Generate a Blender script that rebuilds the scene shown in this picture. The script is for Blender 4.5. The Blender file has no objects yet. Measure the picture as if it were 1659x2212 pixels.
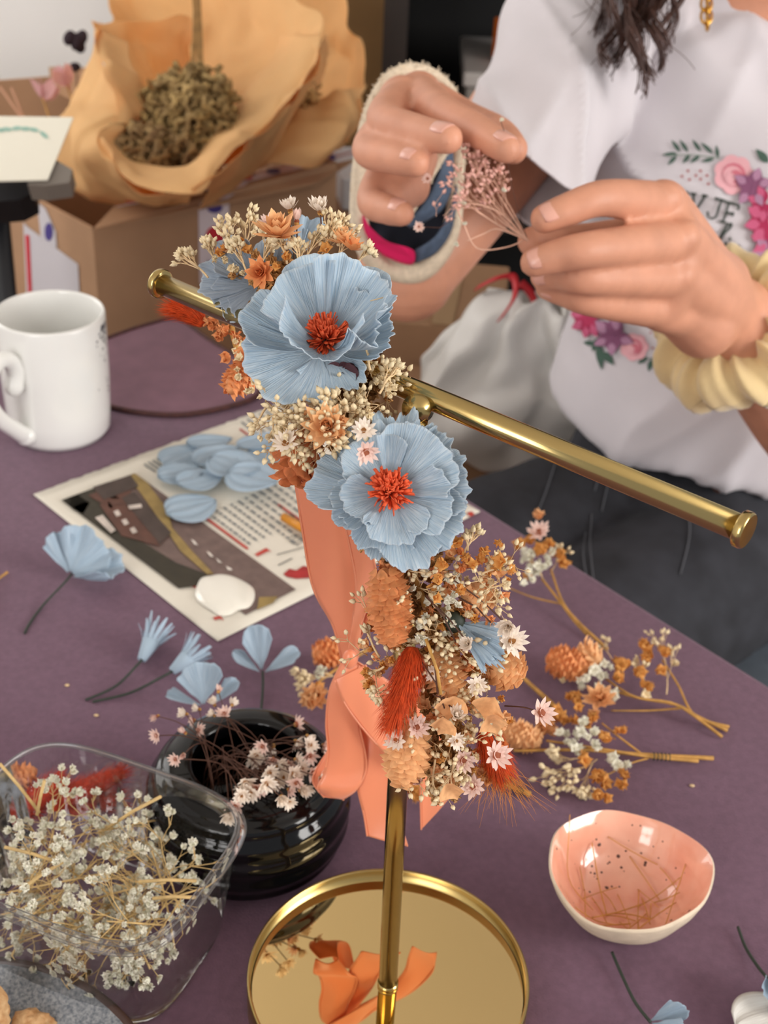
import bpy, bmesh, math, random
import numpy as np
from mathutils import Vector, Matrix, Quaternion, noise
from mathutils.bvhtree import BVHTree
PI = math.pi
sc = bpy.context.scene
COL = sc.collection
RNG = random.Random(7)
TZ = 0.74                      # height of the table top above the floor
# ------------------------------------------------------------------ camera
F, TH, RO, H = 3000.0, .5645, .0475, .53
_c, _s = math.cos(TH), math.sin(TH)
FW = Vector((0, _c, -_s)); _up = Vector((0, _s, _c)); _rt = Vector((1, 0, 0))
RT = math.cos(RO)*_rt + math.sin(RO)*_up
UP = -math.sin(RO)*_rt + math.cos(RO)*_up
EYE = Vector((0, 0, TZ + H))
def ray(x, y): return FW + RT*((x-829.5)/F) - UP*((y-1106)/F)
def P(x, y, d): return EYE + ray(x, y)*d               # a point at depth d
def T(x, y, z=0.0):                                     # a point at height z above the table
    r = ray(x, y); return EYE + r*((z - H)/r.z)
def dep(p): return (p-EYE).dot(FW)
cd = bpy.data.cameras.new('camera'); cam = bpy.data.objects.new('camera', cd); COL.objects.link(cam)
cam.matrix_world = Matrix((RT, UP, -FW)).transposed().to_4x4()
cam.location = EYE
cd.sensor_fit = 'VERTICAL'; cd.sensor_height = 36; cd.sensor_width = 27
cd.lens = F/2212*36; cd.clip_start = .01
cd.dof.use_dof = True; cd.dof.focus_distance = .482; cd.dof.aperture_fstop = cd.lens/2.5
sc.camera = cam
sc.view_settings.view_transform = 'Standard'; sc.view_settings.look = 'None'
sc.view_settings.gamma = 1; sc.view_settings.use_curve_mapping = False
sc.cycles.max_bounces = 10; sc.cycles.transparent_max_bounces = 24
# ------------------------------------------------------------------ materials
def lin(c):
    r = [((x/255)/12.92 if x/255 <= .04045 else ((x/255+.055)/1.055)**2.4) for x in c]
    return (r[0], r[1], r[2], 1)
MATS = {}
def mat(name, c, rough=.6, metal=0, var=0, vs=40, bump=0, bs=200, trans=0, coat=0, spec=.5, sheen=0, sss=0, c2=None, stretch=None, tcol=None, edge=None):
    if name in MATS: return MATS[name]
    m = bpy.data.materials.new(name); m.use_nodes = True; MATS[name] = m
    nt = m.node_tree; N = nt.nodes; L = nt.links
    b = N['Principled BSDF']; out = N['Material Output']
    b.inputs['Roughness'].default_value = rough; b.inputs['Metallic'].default_value = metal
    b.inputs['Specular IOR Level'].default_value = spec
    b.inputs['Coat Weight'].default_value = coat; b.inputs['Coat Roughness'].default_value = .08
    b.inputs['Sheen Weight'].default_value = sheen
    col = lin(c); b.inputs['Base Color'].default_value = col
    tc = N.new('ShaderNodeTexCoord'); vec = tc.outputs['UV' if stretch else 'Object']
    if stretch:
        mp = N.new('ShaderNodeMapping'); mp.inputs['Scale'].default_value = stretch; L.new(vec, mp.inputs[0]); vec = mp.outputs[0]
    src = None
    if var or c2:
        nz = N.new('ShaderNodeTexNoise'); nz.inputs['Scale'].default_value = 1 if stretch else vs; nz.inputs['Detail'].default_value = 4
        L.new(vec, nz.inputs['Vector'])
        rp = N.new('ShaderNodeValToRGB'); rp.color_ramp.elements[0].position = .32; rp.color_ramp.elements[1].position = .68
        a = var
        if c2: A, B = col, lin(c2)
        else: A = tuple(x*(1-a) for x in col[:3])+(1,); B = tuple(min(1, x*(1+a)) for x in col[:3])+(1,)
        rp.color_ramp.elements[0].color = A; rp.color_ramp.elements[1].color = B
        L.new(nz.outputs['Fac'], rp.inputs[0]); src = rp.outputs[0]
        if edge:                                         # pale torn edge of a petal
            sx = N.new('ShaderNodeSeparateXYZ'); L.new(tc.outputs['UV'], sx.inputs[0]); mr = N.new('ShaderNodeMapRange'); mr.inputs[1].default_value = .965; mr.inputs[2].default_value = 1.0; mr.inputs[4].default_value = .5; L.new(sx.outputs[1], mr.inputs[0])
            mc_ = N.new('ShaderNodeMix'); mc_.data_type = 'RGBA'; L.new(mr.outputs[0], mc_.inputs[0]); L.new(src, mc_.inputs[6]); mc_.inputs[7].default_value = lin(edge); src = mc_.outputs[2]
        L.new(src, b.inputs['Base Color'])
    if bump:
        n2 = N.new('ShaderNodeTexNoise'); n2.inputs['Scale'].default_value = 1 if stretch else bs; n2.inputs['Detail'].default_value = 5
        L.new(vec, n2.inputs['Vector'])
        bp = N.new('ShaderNodeBump'); bp.inputs['Strength'].default_value = bump; bp.inputs['Distance'].default_value = .001
        L.new(n2.outputs['Fac'], bp.inputs['Height']); L.new(bp.outputs[0], b.inputs['Normal'])
    if sss:
        b.inputs['Subsurface Weight'].default_value = sss; b.inputs['Subsurface Radius'].default_value = (.012, .004, .002)
        b.inputs['Subsurface Scale'].default_value = .4
    if trans:
        t = N.new('ShaderNodeBsdfTranslucent'); t.inputs['Color'].default_value = lin(tcol) if tcol else col
        if src and not tcol: L.new(src, t.inputs['Color'])
        mx = N.new('ShaderNodeMixShader'); mx.inputs[0].default_value = trans
        L.new(b.outputs[0], mx.inputs[1]); L.new(t.outputs[0], mx.inputs[2]); L.new(mx.outputs[0], out.inputs['Surface'])
    return m
def clear_plastic(name, tint=(.985, .985, .99), base=.025):
    m = bpy.data.materials.new(name); m.use_nodes = True; MATS[name] = m
    nt = m.node_tree; N = nt.nodes; L = nt.links; N.remove(N['Principled BSDF']); out = N['Material Output']
    t = N.new('ShaderNodeBsdfTransparent'); t.inputs[0].default_value = (*tint, 1)
    g = N.new('ShaderNodeBsdfGlossy'); g.inputs['Roughness'].default_value = .06
    d = N.new('ShaderNodeBsdfTranslucent'); d.inputs[0].default_value = (.8, .8, .82, 1)
    fr = N.new('ShaderNodeFresnel'); fr.inputs['IOR'].default_value = 1.3
    a = N.new('ShaderNodeMixShader'); L.new(fr.outputs[0], a.inputs[0]); L.new(t.outputs[0], a.inputs[1]); L.new(g.outputs[0], a.inputs[2])
    b = N.new('ShaderNodeMixShader'); b.inputs[0].default_value = base; L.new(a.outputs[0], b.inputs[1]); L.new(d.outputs[0], b.inputs[2])
    L.new(b.outputs[0], out.inputs['Surface']); return m
# ------------------------------------------------------------------ objects
def V(*a): return Vector(a)
ROOT = {}                                               # world origin of every object we make
def tag(o, label=None, cat=None, group=None, kind=None):
    if label: o['label'] = label
    if cat: o['category'] = cat
    if group: o['group'] = group
    if kind: o['kind'] = kind
    return o
def thing(name, label, cat, loc, group=None):
    o = bpy.data.objects.new(name, None); COL.objects.link(o); o.empty_display_size = .01
    o.location = loc; ROOT[o.name] = Vector(loc); return tag(o, label, cat, group)
class MB:
    def __init__(s): s.v = []; s.f = []; s.m = []; s.uv = []; s.has_uv = False
    def add(s, verts, faces, mi=0, M=None, uvs=None):
        o = len(s.v)
        s.v += [M @ Vector(p) for p in verts] if M is not None else [Vector(p) for p in verts]
        s.f += [tuple(i+o for i in f) for f in faces]; s.m += [mi]*len(faces)
        if uvs: s.has_uv = True; s.uv += list(uvs)
        else: s.uv += [(0, 0)]*len(verts)
        return s
    def tube(s, pts, r, n=8, mi=0, cap=True, closed=False):
        pts = [Vector(p) for p in pts]; k = len(pts)
        rs = r if isinstance(r, (list, tuple)) else [r]*k
        vs = []; nrm = None
        for i, p in enumerate(pts):
            if closed: d = pts[(i+1) % k]-pts[i-1]
            else: d = pts[min(i+1, k-1)]-pts[max(i-1, 0)]
            if d.length < 1e-9: d = V(0, 0, 1)
            d.normalize()
            if nrm is None: nrm = d.orthogonal().normalized()
            else:
                nrm = nrm-d*nrm.dot(d)
                nrm = nrm.normalized() if nrm.length > 1e-6 else d.orthogonal().normalized()
            b = d.cross(nrm)
            vs += [p+(nrm*math.cos(2*PI*j/n)+b*math.sin(2*PI*j/n))*rs[i] for j in range(n)]
        fs = []
        for i in range(k if closed else k-1):
            a, c = i*n, ((i+1) % k)*n
            fs += [(a+j, a+(j+1) % n, c+(j+1) % n, c+j) for j in range(n)]
        if cap and not closed: fs += [tuple(range(n-1, -1, -1)), tuple((k-1)*n+j for j in range(n))]
        return s.add(vs, fs, mi)
    def ball(s, c, r, seg=8, ring=6, mi=0, M=None):
        vs = [V(0, 0, -1)]; 
        for i in range(1, ring):
            a = -PI/2+PI*i/ring
            vs += [V(math.cos(a)*math.cos(2*PI*j/seg), math.cos(a)*math.sin(2*PI*j/seg), math.sin(a)) for j in range(seg)]
        vs.append(V(0, 0, 1)); fs = []; top = len(vs)-1
        for j in range(seg):
            fs.append((0, 1+(j+1) % seg, 1+j)); b = 1+(ring-2)*seg; fs.append((b+j, b+(j+1) % seg, top))
            for i in range(ring-2): q = 1+i*seg; fs.append((q+j, q+(j+1) % seg, q+seg+(j+1) % seg, q+seg+j))
        R = r if isinstance(r, (tuple, list)) else (r, r, r)
        vs = [V(p.x*R[0], p.y*R[1], p.z*R[2]) for p in vs]
        if M: vs = [M @ p for p in vs]
        return s.add([Vector(c)+p for p in vs], fs, mi)
    def grid(s, fn, nu, nv, mi=0, closed_u=False, flip=False):
        vs = []; uv = []
        for j in range(nv+1):
            for i in range(nu if closed_u else nu+1): vs.append(fn(i/nu, j/nv)); uv.append((i/nu, j/nv))
        w = nu if closed_u else nu+1; fs = []
        for j in range(nv):
            for i in range(nu):
                q = (j*w+i, j*w+(i+1) % w, (j+1)*w+(i+1) % w, (j+1)*w+i); fs.append(q[::-1] if flip else q)
        return s.add(vs, fs, mi, uvs=uv)
    def lathe(s, prof, c, n=48, mi=0, wob=None):
        c = Vector(c); vs = []; k = len(prof)
        for r, z in prof:
            for j in range(n):
                a = 2*PI*j/n; q = wob(a, r, z) if wob else (r, z); vs.append(c+V(q[0]*math.cos(a), q[0]*math.sin(a), q[1]))
        fs = [(i*n+j, i*n+(j+1) % n, (i+1)*n+(j+1) % n, (i+1)*n+j) for i in range(k-1) for j in range(n)]
        if prof[0][0] > 1e-5: fs.append(tuple(range(n-1, -1, -1)))
        return s.add(vs, fs, mi)
    def box(s, c, sz, M=None, mi=0):
        x, y, z = [q/2 for q in sz]; c = Vector(c)
        vs = [V(a*x, b*y, e*z) for e in (-1, 1) for b in (-1, 1) for a in (-1, 1)]
        vs = [c+(M @ p if M else p) for p in vs]
        return s.add(vs, [(0, 2, 3, 1), (4, 5, 7, 6), (0, 1, 5, 4), (2, 6, 7, 3), (0, 4, 6, 2), (1, 3, 7, 5)], mi)
    def prism(s, poly, up, mi=0):                       # closed outline, extruded along a vector
        n = len(poly); poly = [Vector(p) for p in poly]; up = Vector(up)
        s.add(poly+[p+up for p in poly], [tuple(range(n-1, -1, -1)), tuple(range(n, 2*n))]+[(i, (i+1) % n, n+(i+1) % n, n+i) for i in range(n)], mi); return s
    def mesh(s, name, mats, smooth=True, org=V(0, 0, 0)):
        me = bpy.data.meshes.new(name)
        me.from_pydata([p-org for p in s.v], [], s.f)
        for m in (mats if isinstance(mats, (list, tuple)) else [mats]): me.materials.append(m)
        me.polygons.foreach_set('material_index', s.m)
        me.polygons.foreach_set('use_smooth', [smooth]*len(s.f))
        if s.has_uv:
            u = me.uv_layers.new(name='UVMap'); li = np.zeros(len(me.loops), dtype=np.int32); me.loops.foreach_get('vertex_index', li)
            u.data.foreach_set('uv', np.array(s.uv, dtype=np.float32)[li].ravel())
        me.update(); return me
    def build(s, name, mats, parent=None, smooth=True, org=None, label=None, cat=None, group=None, kind=None, bevel=0, solid=0, sub=0, auto=None):
        if parent is not None: org = ROOT[parent.name]
        elif org is None:
            n = len(s.v) or 1; org = V(sum(p.x for p in s.v)/n, sum(p.y for p in s.v)/n, min((p.z for p in s.v), default=0))
        o = bpy.data.objects.new(name, s.mesh(name, mats, smooth, org)); COL.objects.link(o); ROOT[o.name] = Vector(org)
        if parent is not None: o.parent = parent
        else: o.location = org
        if solid: q = o.modifiers.new('s', 'SOLIDIFY'); q.thickness = solid; q.offset = 0
        if bevel: q = o.modifiers.new('b', 'BEVEL'); q.width = bevel; q.segments = 3; q.limit_method = 'ANGLE'
        if sub: q = o.modifiers.new('u', 'SUBSURF'); q.levels = sub; q.render_levels = sub
        return tag(o, label, cat, group, kind)
def clamp01(x): return max(0.0, min(1.0, x))
def inst(src_mesh, name, parent, M, label=None):        # a part that shares its mesh with its siblings; M in world space
    o = bpy.data.objects.new(name, src_mesh); COL.objects.link(o); o.parent = parent
    o.matrix_local = Matrix.Translation(-ROOT[parent.name]) @ M; ROOT[o.name] = ROOT[parent.name]
    if label: o['label'] = label
    return o
def cat_rom(pts, n):
    pts = [Vector(p) for p in pts]; out = []; k = len(pts)-1
    for i in range(n+1):
        t = i/n*k; j = min(int(t), k-1); u = t-j
        a, b, c, d = pts[max(j-1, 0)], pts[j], pts[j+1], pts[min(j+2, k)]
        out.append(.5*((2*b)+(c-a)*u+(2*a-5*b+4*c-d)*u*u+(3*b-a-3*c+d)*u**3))
    return out
def frame(z, up=V(0, 0, 1), roll=0):                    # rotation whose local z is the given direction
    z = Vector(z).normalized(); x = Vector(up).cross(z)
    if x.length < 1e-4: x = V(1, 0, 0).cross(z)
    x.normalize(); y = z.cross(x)
    return (Matrix((x, y, z)).transposed() @ Matrix.Rotation(roll, 3, 'Z')).to_4x4()
def place(p, z=V(0, 0, 1), s=1, roll=0, up=V(0, 0, 1)):
    return Matrix.Translation(p) @ frame(z, up, roll) @ Matrix.Scale(s, 4)
def rnd(a, b): return RNG.uniform(a, b)
def rdir(): 
    while True:
        d = V(rnd(-1, 1), rnd(-1, 1), rnd(-1, 1))
        if .1 < d.length < 1: return d.normalized()
WORLD, E_WIN, E_FILL, E_WIN3, EXPO = .52, 110, 46, 16, -.14
# ------------------------------------------------------------------ flower kit (unit-less templates, built once)
BLUE = (150, 186, 214)
def petal(mb, M, Lg, half, cup=.3, ruf=.05, jag=.05, seed=0, nu=30, nv=16, curl=0, base=.06, mi=0):
    """crepe-paper petal: fan of half-angle half, length Lg along local y, cupped to local z"""
    r = random.Random(seed); ph = [r.uniform(0, 6.3) for _ in range(6)]
    def fn(u, v):
        w = u*2-1; a = w*half
        prof = 1-.20*abs(w)**2.5-.06*math.cos(3*w+ph[0])*abs(w)
        tear = jag*(.95*noise.noise(V(w*2.4+seed*3.1, .3, ph[1]))+.65*noise.noise(V(w*6.5+seed, 1.7, ph[2]))+.22*noise.noise(V(w*19+seed*2, 4.7, ph[3])))
        rr = Lg*(base+(1-base)*v)*(prof+tear*v*v*2.0)
        wide = 1.0 if v > .4 else .55+.45*(v/.4)
        x = rr*math.sin(a*wide); y = rr*math.cos(a*wide)
        z = cup*Lg*(v**1.7)*(.55+.45*abs(w)**1.5) + ruf*Lg*(v**1.6)*math.sin(w*5.2+ph[4]) + .4*ruf*Lg*v**3*math.sin(w*13+ph[5])
        z += .0020*Lg*v*math.sin(w*58+ph[2]+2*math.sin(v*5+w*7))
        if curl: z -= curl*Lg*max(0, v-.6)**2*4
        return M @ V(x, y, z)
    mb.grid(fn, nu, nv, mi)
crepe = mat('blue_crepe_paper', (168, 196, 218), .85, stretch=(85, 2.4, 1), c2=(216, 229, 238), bump=1, trans=.22, edge=(226, 234, 240))
crepe_b = mat('pale_blue_crepe_paper', (166, 192, 212), .85, stretch=(50, 2, 1), c2=(196, 212, 226), bump=.7, trans=.22)
crepe_g = mat('greyish_blue_crepe_paper', (152, 168, 188), .85, stretch=(75, 2, 1), c2=(188, 200, 212), bump=.9, trans=.2, edge=(214, 220, 226))
coral = mat('coral_crepe_paper', (240, 98, 54), .7, var=.25, vs=400, trans=.15)
white_petal = mat('dried_white_petal', (250, 236, 222), .7, var=.08, vs=300, trans=.25)
pink_petal = mat('dried_pink_petal', (244, 214, 202), .7, var=.1, vs=300, trans=.25)
heart = mat('dried_flower_heart', (176, 118, 62), .9, var=.4, vs=900, bump=.6, bs=1500)
heart_r = mat('dried_reddish_heart', (150, 84, 58), .9, var=.3, vs=900)
stem_brown = mat('dried_brown_stem', (84, 50, 34), .7, var=.2, vs=200)
stem_tan = mat('dried_tan_stem', (190, 142, 72), .7, var=.25, vs=150)
stem_pale = mat('dried_pale_stem', (222, 192, 148), .7, var=.2, vs=150)
wire_green = mat('dark_green_floral_wire', (44, 54, 44), .6, var=.15, vs=300)
bud_cream = mat('dried_cream_bud', (240, 220, 180), .65, var=.12, vs=500, trans=.15)
bud_white = mat('dried_white_blossom', (252, 244, 226), .75, var=.12, vs=500, trans=.2)
amber = mat('dyed_amber_floret', (230, 166, 88), .7, var=.22, vs=350, trans=.25)
peach = mat('dyed_peach_bract', (246, 188, 134), .65, var=.15, vs=350, trans=.25)
orange_b = mat('dyed_orange_bract', (242, 162, 104), .65, var=.18, vs=350, trans=.2)
rust = mat('dyed_rust_bract', (206, 122, 74), .65, var=.2, vs=350, trans=.15)
tailm = mat('dyed_orange_fur', (206, 74, 18), .8, var=.25, vs=500, trans=.2)
tail_red = mat('dyed_red_fur', (206, 62, 26), .8, var=.25, vs=500, trans=.2)
goldhair = mat('golden_awn', (216, 138, 58), .7, trans=.2)
def bract(mb, M, L, w, curve=.25, fold=.3, mi=0):       # pointed little leaf along local z leaning out along local x
    vs = []; rows = ((0, .35), (.3, .95), (.55, 1), (.8, .6), (1, .0))
    for t, q in rows:
        o = curve*L*t*t
        for k in (-1, 0, 1): vs.append(V(o+fold*w*(0 if k == 0 else -.6)*q, k*w*q, L*t))
    fs = []
    for i in range(4):
        for k in (0, 1): a = i*3+k; fs.append((a, a+1, a+4, a+3))
    mb.add(vs, fs, mi, M)
def daisy_mesh(name, pm, hm, layers=((13, .0, 1.0, 20), (10, .35, .72, 50)), heart_r_=.28):
    mb = MB(); r = random.Random(name)
    for n, tw, L, up in layers:
        for k in range(n):
            a = 2*PI*k/n+tw+r.uniform(-.12, .12); e = math.radians(up+r.uniform(-12, 12))
            M = Matrix.Rotation(a, 4, 'Z') @ Matrix.Rotation(PI/2-e, 4, 'Y') @ Matrix.Translation((0, 0, .12))
            bract(mb, M, L*r.uniform(.85, 1.08), .15*L+.03, -.12, -.25)
    mb.ball((0, 0, .06), (heart_r_, heart_r_, .22), 12, 6, mi=1)
    mb.ball((0, 0, -.1), (.2, .2, .2), 8, 5, mi=2)
    return mb.mesh(name, [pm, hm, stem_tan])
DAISY = [daisy_mesh('daisy_open', white_petal, heart), daisy_mesh('daisy_cup', white_petal, heart, ((14, 0, 1, 45), (12, .2, .85, 65), (8, .4, .7, 80)), .2),
         daisy_mesh('daisy_pink', pink_petal, heart_r, ((12, 0, 1, 22), (9, .3, .6, 45)), .34), daisy_mesh('daisy_bud', pink_petal, heart_r, ((12, 0, .9, 62), (9, .3, .8, 75)), .2)]
def floret_mesh(name, m, seed, n=5, open_=.55, hm=None):
    mb = MB(); r = random.Random(seed)
    for k in range(n):
        a = 2*PI*k/n+r.uniform(-.25, .25)
        M = Matrix.Rotation(a, 4, 'Z') @ Matrix.Rotation(open_+r.uniform(-.25, .3), 4, 'X')
        ph = r.uniform(0, 6)
        mb.grid(lambda u, v: M @ V((u-.5)*1.25*math.sin(PI*min(1, v*.8+.18))*(1-.1*v), .32*math.sin(v*2.4)+.10*math.sin(u*6+ph)*v, v*1.05*(1-.35*(2*u-1)**2*v)), 5, 4)
    mb.ball((0, 0, .05), .2, 7, 5, mi=1)
    return mb.mesh(name, [m, hm or m])
FLO = {k: [floret_mesh(k+'_floret', m, s, n, o) for s, n, o in ((1, 5, .5), (2, 4, .8), (3, 6, .35), (5, 5, 1.0))]
       for k, m in (('amber', amber), ('peach', peach), ('cream', bud_cream), ('white', bud_white), ('orange', orange_b))}
def starbloom_mesh(name, m, seed=3):                    # pointed layered bloom
    mb = MB(); r = random.Random(seed)
    for n, L, up, t in ((9, 1.15, 15, 0), (9, 1.05, 38, .3), (7, .95, 58, .1), (6, .8, 76, .5)):
        for k in range(n):
            e = math.radians(up+r.uniform(-8, 8))
            bract(mb, Matrix.Rotation(2*PI*k/n+t+r.uniform(-.15, .15), 4, 'Z') @ Matrix.Rotation(PI/2-e, 4, 'Y'), L*r.uniform(.85, 1.1), .24, -.2, .5)
    return mb.mesh(name, [m])
STAR = starbloom_mesh('pointed_bloom', peach); STAR_R = starbloom_mesh('rust_bloom', rust, 5); STAR_O = starbloom_mesh('orange_bloom', orange_b, 8)
def seed_head(mb, A, B, r, rows=13, per=11, m=0, seed=1, flare=.5):
    """scaly grass seed head from A (base) to B (tip)"""
    A, B = Vector(A), Vector(B); ax = B-A; L = ax.length; R = random.Random(seed); fr = frame(ax)
    prof = lambda t: r*(math.sin(PI*min(1, .12+.88*t))**.6*.92+.05) if t < 1 else .1*r
    mb.ball(A+ax*.5, (r*.75, r*.75, L*.48), 12, 8, m, fr.to_3x3().to_4x4())
    for i in range(rows):
        t = (i+.2)/rows; pr = r*math.sin(PI*(.1+.84*t))**.7
        n = max(5, int(per*pr/r))
        for k in range(n):
            a = 2*PI*(k+.5*(i % 2))/n+R.uniform(-.1, .1)
            M = Matrix.Translation(A+ax*(t*.86)) @ fr @ Matrix.Rotation(a, 4, 'Z') @ Matrix.Translation((pr*.72, 0, 0)) @ Matrix.Rotation(.24+flare*.62*R.uniform(.6, 1.3), 4, 'Y')
            bract(mb, M, L*1.75/rows*R.uniform(.9, 1.2), r*.27, .1, 1.3, m)
    return mb
def fur_tail(mb, pts, r, n=1600, hl=.006, seed=2, m=0, taper=None, w=.00013):
    """bunny-tail grass: a soft core and fine hairs swept to the tip"""
    R = random.Random(seed); ps = cat_rom(pts, 16); k = len(ps)-1
    prof = lambda t: r*(max(.02, math.sin(PI*min(1, .10+.84*t)))**.6)
    mb.tube(ps, [prof(i/k)*.8 for i in range(k+1)], 12, m)
    for _ in range(n):
        t = R.random(); i = min(int(t*k), k-1); u = t*k-i
        c = ps[i].lerp(ps[i+1], u); ax = (ps[i+1]-ps[i]).normalized()
        q = ax.orthogonal().normalized(); q.rotate(Quaternion(ax, R.uniform(0, 2*PI)))
        d = (q*.55+ax*R.uniform(.5, 1.2)).normalized(); p = c+q*prof(t)*.75
        l = hl*R.uniform(.5, 1.3); s = d.cross(q).normalized()*w
        mid = p+d*l*.55
        mb.add([p-s, p+s, mid+s*.7, mid-s*.7, p+d*l+ax*l*.25], [(0, 1, 2, 3), (3, 2, 4)], m)
    return mb
def twig(mb, A, B, r0, r1, sag=0, n=6, sides=5, mi=0, jit=0):
    A, B = Vector(A), Vector(B); pts = []
    side = rdir()*(B-A).length*sag
    for i in range(n+1):
        t = i/n; pts.append(A.lerp(B, t)+side*math.sin(PI*t)+(rdir()*jit if 0 < i < n else V(0, 0, 0)))
    mb.tube(pts, [r0+(r1-r0)*i/n for i in range(n+1)], sides, mi); return pts
def bud(mb, p, d, r, mi=0):                             # little pointed teardrop
    M = frame(d)
    vs = [V(0, 0, -r)]+[V(math.cos(a)*r*.8, math.sin(a)*r*.8, -.2*r) for a in [i*PI/3 for i in range(6)]]+[V(math.cos(a)*r*.7, math.sin(a)*r*.7, .6*r) for a in [i*PI/3+.3 for i in range(6)]]+[V(0, 0, r*1.7)]
    fs = []
    for i in range(6):
        j = (i+1) % 6; fs += [(0, 1+j, 1+i), (1+i, 1+j, 7+j, 7+i), (7+i, 7+j, 13)]
    mb.add(vs, fs, mi, Matrix.Translation(p) @ M)
RUF = floret_mesh('ruffled', bud_white, 11, 7, .6)
def ruffle_verts(me): return [v.co.copy() for v in me.vertices], [tuple(p.vertices) for p in me.polygons]
_RV, _RF = ruffle_verts(RUF)
def gyp(stems, buds, A, d, L, depth=3, r=.00035, br=.0009, kind='bud', spread=.6, bm=0, sm=0, sides=4):
    """branching baby's-breath spray"""
    A = Vector(A); d = Vector(d).normalized()
    B = A+d*L; B += rdir()*L*.06
    twig(stems, A, B, r, r*.75, .05, 3, sides, sm)
    if depth == 0:
        if kind == 'bud': bud(buds, B, d, br*rnd(.8, 1.25), bm)
        else:
            for q in range(2): buds.add(_RV, _RF, bm, Matrix.Translation(B) @ frame((d+rdir()*.5*q).normalized()) @ Matrix.Rotation(rnd(0, 6), 4, 'Z') @ Matrix.Scale(br*rnd(.8, 1.25)*(1-.3*q), 4))
        return
    for k in range(RNG.choice((2, 3, 3)) if depth > 1 else RNG.choice((2, 3))):
        q = (d+rdir()*spread).normalized()
        gyp(stems, buds, A+(B-A)*rnd(.75, 1), q, L*rnd(.5, .75), depth-1, r*.75, br, kind, spread, bm, sm, sides)
# ------------------------------------------------------------------ setting
wallm = mat('white_wall_paint', (240, 238, 236), .85, var=.03, vs=3, bump=.1, bs=120)
floorm = mat('oak_floor', (120, 88, 62), .55, var=.25, vs=5, bump=.1, bs=60)
ceilm = mat('ceiling_paint', (250, 246, 238), .9)
MB().box((0, .6, -.02), (5.4, 4.6, .04)).build('floor', floorm, smooth=False, kind='structure')
MB().box((0, 2.60, 1.25), (5.4, .1, 2.5)).build('wall_back', wallm, smooth=False, kind='structure')
MB().box((-1.75, .6, 1.25), (.1, 4.6, 2.5)).build('wall_left', wallm, smooth=False, kind='structure')
MB().box((0, .6, 2.52), (5.4, 4.6, .04)).build('ceiling', ceilm, smooth=False, kind='structure')
wm = mat('window_frame_white', (235, 235, 232), .4)
def window(name, c, w, h, yaw):
    b = MB(); R = Matrix.Rotation(yaw, 3, 'Z'); q = lambda x, z: Vector(c)+R @ V(x, 0, z)
    for x in (-w/2, w/2, 0): b.box(q(x, 0), (.06, .05, h+.06), R)
    for z in (-h/2, h/2, -h*.17, h*.17): b.box(q(0, z), (w, .045, .05), R)
    b.build(name, wm, smooth=False, kind='structure')
WIN = V(2.9, -.45, TZ+.95)
window('window_1', WIN, 1.5, 1.6, math.radians(-70))
FILL = V(-1.25, -1.9, TZ+1.0)  # added fill source at front left, brightens the background
WIN3 = V(-1.63, 1.75, TZ+.75)
window('window_3', WIN3, 1.0, 1.3, math.radians(90))
window('fill_frame', FILL, 1.1, 1.4, math.radians(-30))  # unseen frame made up for the added fill
# ------------------------------------------------------------------ table
tcol = mat('mauve_felt_cover', (108, 78, 97), .85, var=.10, vs=260, bump=.35, bs=900, sheen=.15)
wood = mat('dark_table_wood', (70, 48, 38), .5, var=.25, vs=30)
C0 = T(385, 687); e1 = (T(1659, 1477)-C0).normalized(); e2 = V(-abs(e1.y), -e1.x, 0) if True else None
e2 = V(e1.y, -e1.x, 0)
if e2.x > 0: e2 = -e2
TL, TW = 1.55, .98
ctr = C0+e1*TL/2+e2*TW/2
tb = thing('table', 'rectangular table with a mauve felt-like top', 'table', (ctr.x, ctr.y, 0))
def rrect(cs, r, n=6):
    out = []
    for i, c in enumerate(cs):
        a = (cs[i-1]-c).normalized(); b = (cs[(i+1) % len(cs)]-c).normalized()
        for k in range(n+1):
            t = k/n; out.append(c+a*r*(1-t)**2+b*r*t*t)
    return out
crn = [C0, C0+e1*TL, C0+e1*TL+e2*TW, C0+e2*TW]
MB().prism(rrect([p-V(0, 0, .03) for p in crn], .02), (0, 0, .03)).build('table_top', tcol, tb, smooth=False, bevel=.004)
for i in (0, 1):
    for j in (0, 1):
        p = C0+e1*(.07+i*(TL-.14))+e2*(.07+j*(TW-.14)); MB().box((p.x, p.y, .355), (.05, .05, .709)).build('leg', wood, tb, smooth=False, bevel=.004)
# placemat
matm = mat('mauve_leather', (120, 86, 100), .7, var=.10, vs=45, bump=.2, bs=400)
cordm = mat('dark_brown_cord', (70, 34, 30), .7, var=.4, vs=300)
ol = [T(x, y, .0006) for x, y in ((130, 800), (180, 760), (245, 731), (320, 706), (385, 695), (450, 738), (530, 790), (560, 835), (545, 866), (450, 893), (363, 901), (258, 888), (170, 858), (130, 830))]
def closed(pts, n):
    k = len(pts); out = []
    for i in range(n):
        t = i/n*k; j = int(t); u = t-j; a, b, c, d = (Vector(pts[(j+q) % k]) for q in (-1, 0, 1, 2))
        out.append(.5*((2*b)+(c-a)*u+(2*a-5*b+4*c-d)*u*u+(3*b-a-3*c+d)*u**3))
    return out
oc = closed(ol, 90)
pm = thing('placemat', 'mauve leather placemat with dark brown cord edge, behind the white mug', 'placemat', sum(oc, V(0, 0, 0))/90)
MB().prism(oc, (0, 0, .0022)).build('mat', matm, pm, smooth=False)
MB().tube([p+V(0, 0, .002) for p in oc], .0022, 6, closed=True).build('cord_edge', cordm, pm)
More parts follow.
